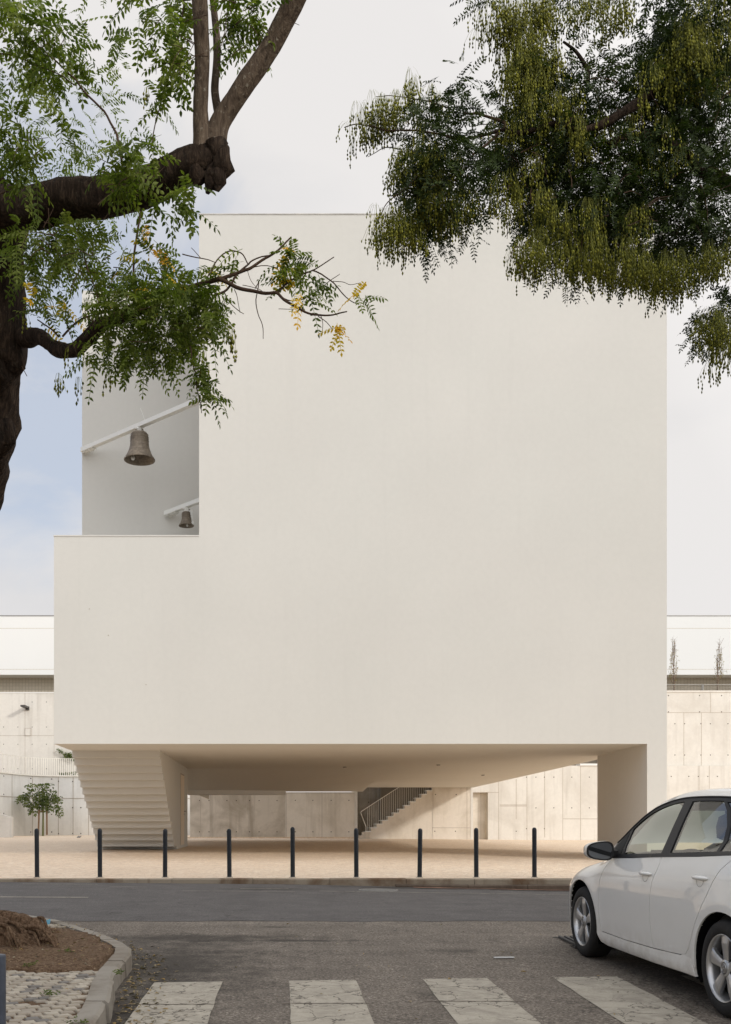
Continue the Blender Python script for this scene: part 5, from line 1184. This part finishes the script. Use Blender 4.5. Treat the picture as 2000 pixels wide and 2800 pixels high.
for s_ in (1, -1):
    vs = []; xl = [x for x in xrf if x >= .47]
    for x in xl:
        yd = Wg(x, drip(x))
        vs += [(x, s_*(yd+.006), drip(x)-.008), (x, s_*(yd+.008), drip(x)+.002), (x, s_*(yd-.004), drip(x)+.005), (x, s_*(yd-.02), drip(x)-.002)]
    b.add(vs, [(4*i+k, 4*i+(k+1) % 4, 4*i+4+(k+1) % 4, 4*i+4+k) for i in range(len(xl)-1) for k in range(4)], 0, True)
cadd(b, 'roof_trim', M['black'])
# headliner, inner pillars
loft('headliner', [x for x in xrf if x >= 1.0], [.03,.08,.14,.27,.5,.75,1.0], M['liner_grey'], th=.035)
loft('inner_pillar', [x for x in xrf if x <= 1.30], [.02,.06,.10,.15,.19], M['liner_grey'], th=.03)
# bonnet, cowl, nose and tail
b = MB(); xh = [-.87+.06*i for i in range(24)]; ts = [i/8 for i in range(9)]
for s_ in (1, -1):
    vs = []
    for x in xh:
        y0 = Wl(x, zt(x)); 
        for t in ts: vs.append((x-.10*(1-(1-t)**2)*smooth(.3, -.87, x) if 0 else x, s_*y0*(1-t), zt(x)+.055*(1-(1-t)**2.6)))
    n = len(ts); b.add(vs, [(i*n+j, i*n+j+1, (i+1)*n+j+1, (i+1)*n+j) for i in range(len(xh)-1) for j in range(n-1)], 0, True)
cadd(b, 'bonnet', M['carpaint'])
b = MB(); vs = []; ys_ = [-1+i/8 for i in range(17)]; zs_ = [.22,.35,.48,.60,.655]
for z in zs_:
    for yy in ys_: y0 = Wl(-.87, min(z, .6)); vs.append((-.87-.10*(1-yy*yy)*(1 if z < .62 else .6), yy*y0, z if z < .62 else .60+.055*(1-abs(yy)**2.6)))
n = 17; b.add(vs, [(i*n+j, i*n+j+1, (i+1)*n+j+1, (i+1)*n+j) for i in range(len(zs_)-1) for j in range(n-1)], 0, True); cadd(b, 'front_bumper', M['carpaint'])
b = MB(); b.box((-.975,-.42,.30),(-.955,.42,.42)); b.box((-.955,-.35,.52),(-.93,.35,.57)); cadd(b, 'grille', M['matt'])
for s_ in (1, -1):
    b = MB(); b.obox((-.87, s_*.47, .56), (.03,-.0,.02), (0,.12,0), (0,0,.05)); cadd(b, 'headlight', M['glass'])
b = MB(); vs = []
for z, x in ((.24,3.32),(.5,3.36),(.75,3.34),(.98,3.27),(1.05,3.24)):
    for yy in ys_: vs.append((x+.05*(1-yy*yy), yy*Wl(3.3, min(z, .97)), z))
b.add(vs, [(i*n+j, i*n+j+1, (i+1)*n+j+1, (i+1)*n+j) for i in range(4) for j in range(n-1)], 0, True); cadd(b, 'tailgate', M['carpaint'])
b = MB(); vs = []
for z, x, w in ((1.05,3.26,.74),(1.2,3.20,.67),(1.32,3.12,.60),(1.36,3.05,.5)):
    for yy in ys_: vs.append((x+.04*(1-yy*yy), yy*w, z))
b.add(vs, [(i*n+j, i*n+j+1, (i+1)*n+j+1, (i+1)*n+j) for i in range(3) for j in range(n-1)], 0, True); cadd(b, 'rear_screen', M['glass'])
# underbody and cabin
b = MB(); b.box((.44,-.80,.165),(2.16,.80,.25)); b.box((-.8,-.45,.19),(3.2,.45,.26)); cadd(b, 'underbody', M['liner'])
for wx in (0, WB):
    for s_ in (1, -1):
        b = MB(); n = 24; vs = []
        for i in range(n+1):
            a = math.radians(lerp(-25, 205, i/n)); 
            xx, zz = wx+(.392 if wx == 0 else .374)*math.cos(a), .318+(.372 if wx == 0 else .358)*math.sin(a)
            for yy in (Wl(xx, zz)-.012, .45): vs.append((xx, s_*yy, zz))
        b.add(vs, [(2*i, 2*i+1, 2*i+3, 2*i+2) for i in range(n)]); b.prism([(wx-.42, s_*.44, .15), (wx+.42, s_*.44, .15), (wx+.42, s_*.44, .72), (wx-.42, s_*.44, .72)], (0,s_*.005,0)); cadd(b, 'wheel_liner', M['liner'])
b = MB()
b.prism([(.35,-.74,.60),(.42,-.74,.90),(.62,-.74,.945),(.86,-.74,.93),(.95,-.74,.84),(.95,-.74,.60)], (0,1.48,0))
for s_ in (1, -1): b.prism([(.9,s_*.70,.35),(.9,s_*.70,.92),(2.7,s_*.70,.98),(2.7,s_*.70,.35)], (0,s_*.08,0))
b.box((.95,-.12,.3),(1.8,.12,.60)); b.prism([(.64,-.54,.93),(.68,-.54,.985),(.84,-.54,.965),(.86,-.54,.93)], (0,.34,0)); b.box((2.7,-.7,.4),(3.2,.7,.98))
cadd(b, 'dashboard', M['cabin'])
b = MB(); ctr = Vector((.98,-.37,.845)); ax = Vector((.42,0,-.9)); ax2 = Vector((-.9,0,-.42)).normalized(); u1 = Vector((0,1,0)); u2 = Vector((.42,0,.908))
ringp = [ctr+u1*.18*math.cos(a)+u2*.165*math.sin(a) for a in [2*math.pi*i/40 for i in range(41)]]; b.tube(ringp, .017, 8)
b.obox(ctr+ax2*.03, u1*.08, u2*.055, ax2*.03); b.obox(ctr+ax2*.02, u1*.17, u2*.02, ax2*.012); b.obox(ctr-u2*.09+ax2*.02, u1*.02, u2*.09, ax2*.012); cadd(b, 'steering_wheel', M['cabin'])
for (sx, sy) in ((1.55,.36),(1.55,-.36),(2.40,.36),(2.40,-.36)):
    b = MB(); rr = lambda z, w, d, x: [(x+d*.5*math.copysign(abs(math.cos(a))**.6, math.cos(a)), sy+w*.5*math.copysign(abs(math.sin(a))**.6, math.sin(a)), z) for a in [2*math.pi*i/20 for i in range(20)]]
    def stack(levels):
        rings = [rr(*l) for l in levels]; vs = [p for r_ in rings for p in r_]
        b.add(vs, [(i*20+k, i*20+(k+1) % 20, (i+1)*20+(k+1) % 20, (i+1)*20+k) for i in range(len(rings)-1) for k in range(20)]+[tuple(range(20)), tuple((len(rings)-1)*20+k for k in range(20))], 0, True)
    stack([(.32,.46,.50,sx-.25),(.50,.50,.54,sx-.27),(.56,.46,.50,sx-.27)])
    stack([(.50,.44,.13,sx+.0),(.70,.50,.16,sx+.05),(.92,.48,.14,sx+.11),(1.04,.42,.11,sx+.14),(1.08,.30,.07,sx+.15)])
    stack([(1.10,.16,.05,sx+.15),(1.12,.25,.09,sx+.155),(1.20,.27,.10,sx+.165),(1.27,.24,.09,sx+.17),(1.295,.15,.05,sx+.175)])
    b.tube([(sx+.15, sy-.06, 1.04), (sx+.155, sy-.06, 1.14)], .008, 6); b.tube([(sx+.15, sy+.06, 1.04), (sx+.155, sy+.06, 1.14)], .008, 6); cadd(b, 'seat', M['seat'])
b = MB(); b.obox((1.08,0,1.30), (.02,0,0), (0,.11,0), (0,0,.035)); b.tube([(1.07,0,1.33),(1.02,0,1.39)], .012, 6); cadd(b, 'inside_mirror', M['cabin'])
for yy in (-.33, .33):
    b = MB(); b.obox((1.17,yy,1.35), (.085,0,-.03), (0,.17,0), (0,0,.008)); cadd(b, 'sun_visor', M['liner_grey'])
# door mirrors
for s_ in (1, -1):
    mr = bpy.data.objects.new('door_mirror', None); C.objects.link(mr); mr.parent = car; mr.location = (.60, s_*.95, .975)
    b = MB(); n = 28
    def oval(k, x, dy=0, dz=0):
        o = []
        for i in range(n):
            a = 2*math.pi*i/n; c, s2 = math.cos(a), math.sin(a); e = 2/2.9; yy = .118*math.copysign(abs(c)**e, c); zz = .078*math.copysign(abs(s2)**e, s2)
            zz *= 1-.18*(yy*1/.118); o.append((x, s_*(yy*k+dy), zz*k+dz))
        return o
    rings = [oval(.985, .035), oval(1.0, .02), oval(.99, -.02), oval(.93, -.06), oval(.78, -.095), oval(.45, -.115), oval(.1, -.12)]
    b.add([p for r_ in rings for p in r_], [(i*n+k, i*n+(k+1) % n, (i+1)*n+(k+1) % n, (i+1)*n+k) for i in range(len(rings)-1) for k in range(n)], 0, True); b.build('cover', M['carpaint'], mr)
    b = MB(); rings = [oval(.99, .033), oval(.96, .040), oval(.84, .038), oval(.80, .024)]
    b.add([p for r_ in rings for p in r_], [(i*n+k, i*n+(k+1) % n, (i+1)*n+(k+1) % n, (i+1)*n+k) for i in range(len(rings)-1) for k in range(n)]+[tuple(3*n+k for k in range(n))], 0, True)
    b.prism([(-.05, -s_*.10, -.055), (.02, -s_*.10, -.06), (.03, -s_*.10, .0), (-.04, -s_*.10, .01)], (.01, -s_*.10, .0))
    b.build('housing', M['matt'], mr)
    b = MB(); b.add(oval(.85, .0365), [tuple(range(n))]); b.build('mirror_glass', M['mirror'], mr)
# wheels
def wheel(x, s_):
    w = bpy.data.objects.new('wheel', None); C.objects.link(w); w.parent = car; w.location = (x, s_*.875, .316); w.rotation_euler = (0, random.uniform(0, .3) if 0 else (.02 if x < 1 else .35), 0)
    if s_ < 0: w.rotation_euler = (0, 0, math.pi)
    b = MB(); prof_ = [(.214,-.012),(.222,.0),(.240,.006),(.275,.004),(.300,-.008),(.312,-.028),(.316,-.06),(.316,-.15),(.310,-.185),(.285,-.205),(.23,-.21),(.205,-.20)]
    b.lathe([(r, h) for r, h in prof_], 56, axis='y')
    for h in (-.07,-.105,-.14): b.lathe([(.3165,h-.004),(.3130,h),(.3165,h+.004)], 56, axis='y', mi=0)
    b.build('tyre', M['tyre'], w)
    b = MB(); b.lathe([(.200,-.20),(.202,-.05),(.214,-.014),(.220,-.004),(.2165,.002),(.210,-.004),(.204,-.02),(.197,-.04),(.192,-.19)], 56, axis='y')
    for k in range(5):
        a = 2*math.pi*k/5+math.pi/2; er = Vector((math.cos(a), 0, math.sin(a))); et = Vector((-math.sin(a), 0, math.cos(a))); rings = []
        for i in range(9):
            t = i/8; r = lerp(.035, .205, t); hw = interp(t, [(0,.030),(.2,.029),(.5,.036),(.85,.047),(1,.056)]); y = interp(t, [(0,-.022),(.3,-.018),(.7,-.010),(1,-.016)])
            rings.append([er*r+et*(hw*c)+Vector((0, y+dy, 0)) for c, dy in ((-1,-.030),(-1,-.007),(-.82,0),(-.3,.003),(.3,.003),(.82,0),(1,-.007),(1,-.030))])
        b.add([p for r_ in rings for p in r_], [(i*8+k2, i*8+(k2+1) % 8, (i+1)*8+(k2+1) % 8, (i+1)*8+k2) for i in range(8) for k2 in range(8)], 0, False)
    b.lathe([(.056,-.05),(.058,-.022),(.054,-.014),(.040,-.012)], 32, axis='y')
    b.build('rim', M['alloy'], w)
    b = MB()
    for k in range(5):
        a = 2*math.pi*(k+.5)/5+math.pi/2; b.lathe([(0,-.026),(.0115,-.026),(.013,-.034),(.013,-.05)], 12, (.062*math.cos(a), 0, .062*math.sin(a)), 'y')
    b.lathe([(.0,-.075),(.188,-.075),(.19,-.09)], 32, axis='y'); b.build('dark_gap_disc', M['matt'], w)  # brake disc widened in matt black to put shade between the spokes
    b = MB(); b.lathe([(0,-.010),(.030,-.010),(.034,-.013),(.036,-.02)], 32, axis='y'); cp = b.build('centre_cap', M['steel'], w)
    b = MB(); b.lathe([(.0275,-.0105),(.0275,-.0075),(.0305,-.0075),(.0305,-.0105)], 32, axis='y')
    for p, q in (((-.013,.026),(0,.004)),((.013,.026),(0,.004)),((-.024,.014),(-.011,-.024)),((-.011,-.024),(0,-.002)),((0,-.002),(.011,-.024)),((.011,-.024),(.024,.014))):
        b.beam((p[0],-.0085,p[1]), (q[0],-.0085,q[1]), .003, .005)
    b.build('emblem', M['chrome'], w); return w
for x in (0, WB):
    for s_ in (1, -1): wheel(x, s_)

# ------------------------------------------------------------------ unseen houses added to shade the street and show in the car's paint
def house(x0, y0, x1, y1, h, label, face):
    root = thing('added_house', label, 'house', ((x0+x1)/2, (y0+y1)/2, 0)); b = MB(); b.box((x0, y0, -.5), (x1, y1, h)); reparent(b.build('wall', M['apart']), root)
    b = MB(); b.box((x0-.3, y0-.3, h), (x1+.3, y1+.3, h+.25)); reparent(b.build('roof', M['kerb']), root)
    y = y0+1.2
    while y < y1-1.5:
        for z in [1.0+3*k for k in range(int(h//3))]:
            b = MB(); xx = x1 if face > 0 else x0; b.box((xx-.06, y, z), (xx+.04, y+1.2, z+1.4)); reparent(b.build('window', M['window_dark']), root)
        y += 2.8
house(13.0, -26, 24, 3.0, 11.5, 'unseen beige house added behind the camera on the right to shade the street', -1)
house(-26, -22, -12.5, 3, 8.5, 'unseen beige house added behind the camera on the left for reflections in the car', 1)

# ------------------------------------------------------------------ sky, sun, camera
SUN = Vector((.93, -.80, .51)).normalized(); el = math.asin(SUN.z); az = math.atan2(SUN.x, SUN.y)
w = bpy.data.worlds.new('World'); sc.world = w; w.use_nodes = True; nt = w.node_tree; bg = nt.nodes['Background']
sky = N(nt, 'ShaderNodeTexSky', sky_type='NISHITA'); sky.sun_disc = False; sky.sun_elevation = el; sky.sun_rotation = az; sky.air_density = 1.0; sky.dust_density = 1.5
tc = N(nt, 'ShaderNodeTexCoord'); gen = tc.outputs['Generated']
def mapn(scale, loc=(0,0,0)):
    mp = N(nt, 'ShaderNodeMapping'); mp.inputs['Scale'].default_value = scale; mp.inputs['Location'].default_value = loc; nt.links.new(gen, mp.inputs[0]); return mp.outputs[0]
cl = nz(nt, mapn((1,1,1.6), (.3,.1,.2)), 2.6, 9, .56, .35); cl2 = nz(nt, mapn((1,1,2.2), (4,1,2)), 1.3, 7, .5, .2)
def lobe(dx, dy, dz, lo, hi):
    d = N(nt, 'ShaderNodeVectorMath', operation='DOT_PRODUCT'); v = Vector((dx, dy, dz)).normalized(); d.inputs[1].default_value = v; nt.links.new(gen, d.inputs[0]); return map_range(nt, d.outputs['Value'], lo, hi, 0, 1)
def madd(a, m, c):
    n = N(nt, 'ShaderNodeMath', operation='MULTIPLY_ADD')
    for i, x in enumerate((a, m, c)):
        if isinstance(x, bpy.types.NodeSocket): nt.links.new(x, n.inputs[i])
        else: n.inputs[i].default_value = x
    return n.outputs[0]
hole = lobe(-.19, 1, .50, .955, 1.0); hole3 = lobe(-.27, 1, .22, .985, 1.0); hole2 = lobe(-1, -.25, .55, .35, 1.0)
den = madd(hole, -.34, madd(hole2, -.36, madd(hole3, -.13, madd(cl, 1.0, .20))))
cloud = ramp(nt, cl2, [(.36, (5.8, 5.95, 6.4)), (.5, (6.65, 6.6, 6.7)), (.62, (7.7, 7.5, 7.4))])
hole4 = lobe(-.85, .75, .42, .86, .985); den = madd(hole4, -.26, den); base = mix(nt, hole4, mix(nt, .6, sky.outputs[0], (5.9, 6.6, 8.0)), (2.0, 3.1, 5.6)); mask = map_range(nt, den, .36, .52, .25, 1.0)
col = mix(nt, mask, base, cloud)
glow = lobe(*SUN, -.15, 1.0); gl2 = madd(glow, 1.5, 1.0); vm = N(nt, 'ShaderNodeVectorMath', operation='SCALE'); nt.links.new(col, vm.inputs[0]); nt.links.new(gl2, vm.inputs['Scale']); col = vm.outputs[0]
nt.links.new(col, bg.inputs[0]); bg.inputs[1].default_value = .1
sl = bpy.data.lights.new('sun', 'SUN'); sl.energy = 1.6; sl.angle = math.radians(5); sl.color = (1, .948, .875); so = bpy.data.objects.new('sun', sl); C.objects.link(so); so.rotation_euler = SUN.to_track_quat('Z', 'Y').to_euler()
cam = bpy.data.cameras.new('camera'); co = bpy.data.objects.new('camera', cam); C.objects.link(co); sc.camera = co
co.location = (0, 0, EYE); co.rotation_euler = (math.pi/2, 0, 0); cam.sensor_width = 36; cam.sensor_fit = 'AUTO'; cam.lens = 36*F/2800; cam.shift_x = (1000-CU)/2800; cam.shift_y = (CV-1400)/2800; cam.clip_end = 2000; cam.clip_start = .05
sc.view_settings.view_transform = 'Standard'; sc.view_settings.look = 'None'; sc.view_settings.exposure = .12; sc.view_settings.gamma = 1
try: sc.cycles.transparent_max_bounces = 16; sc.cycles.max_bounces = 10; sc.cycles.diffuse_bounces = 6
except Exception: pass
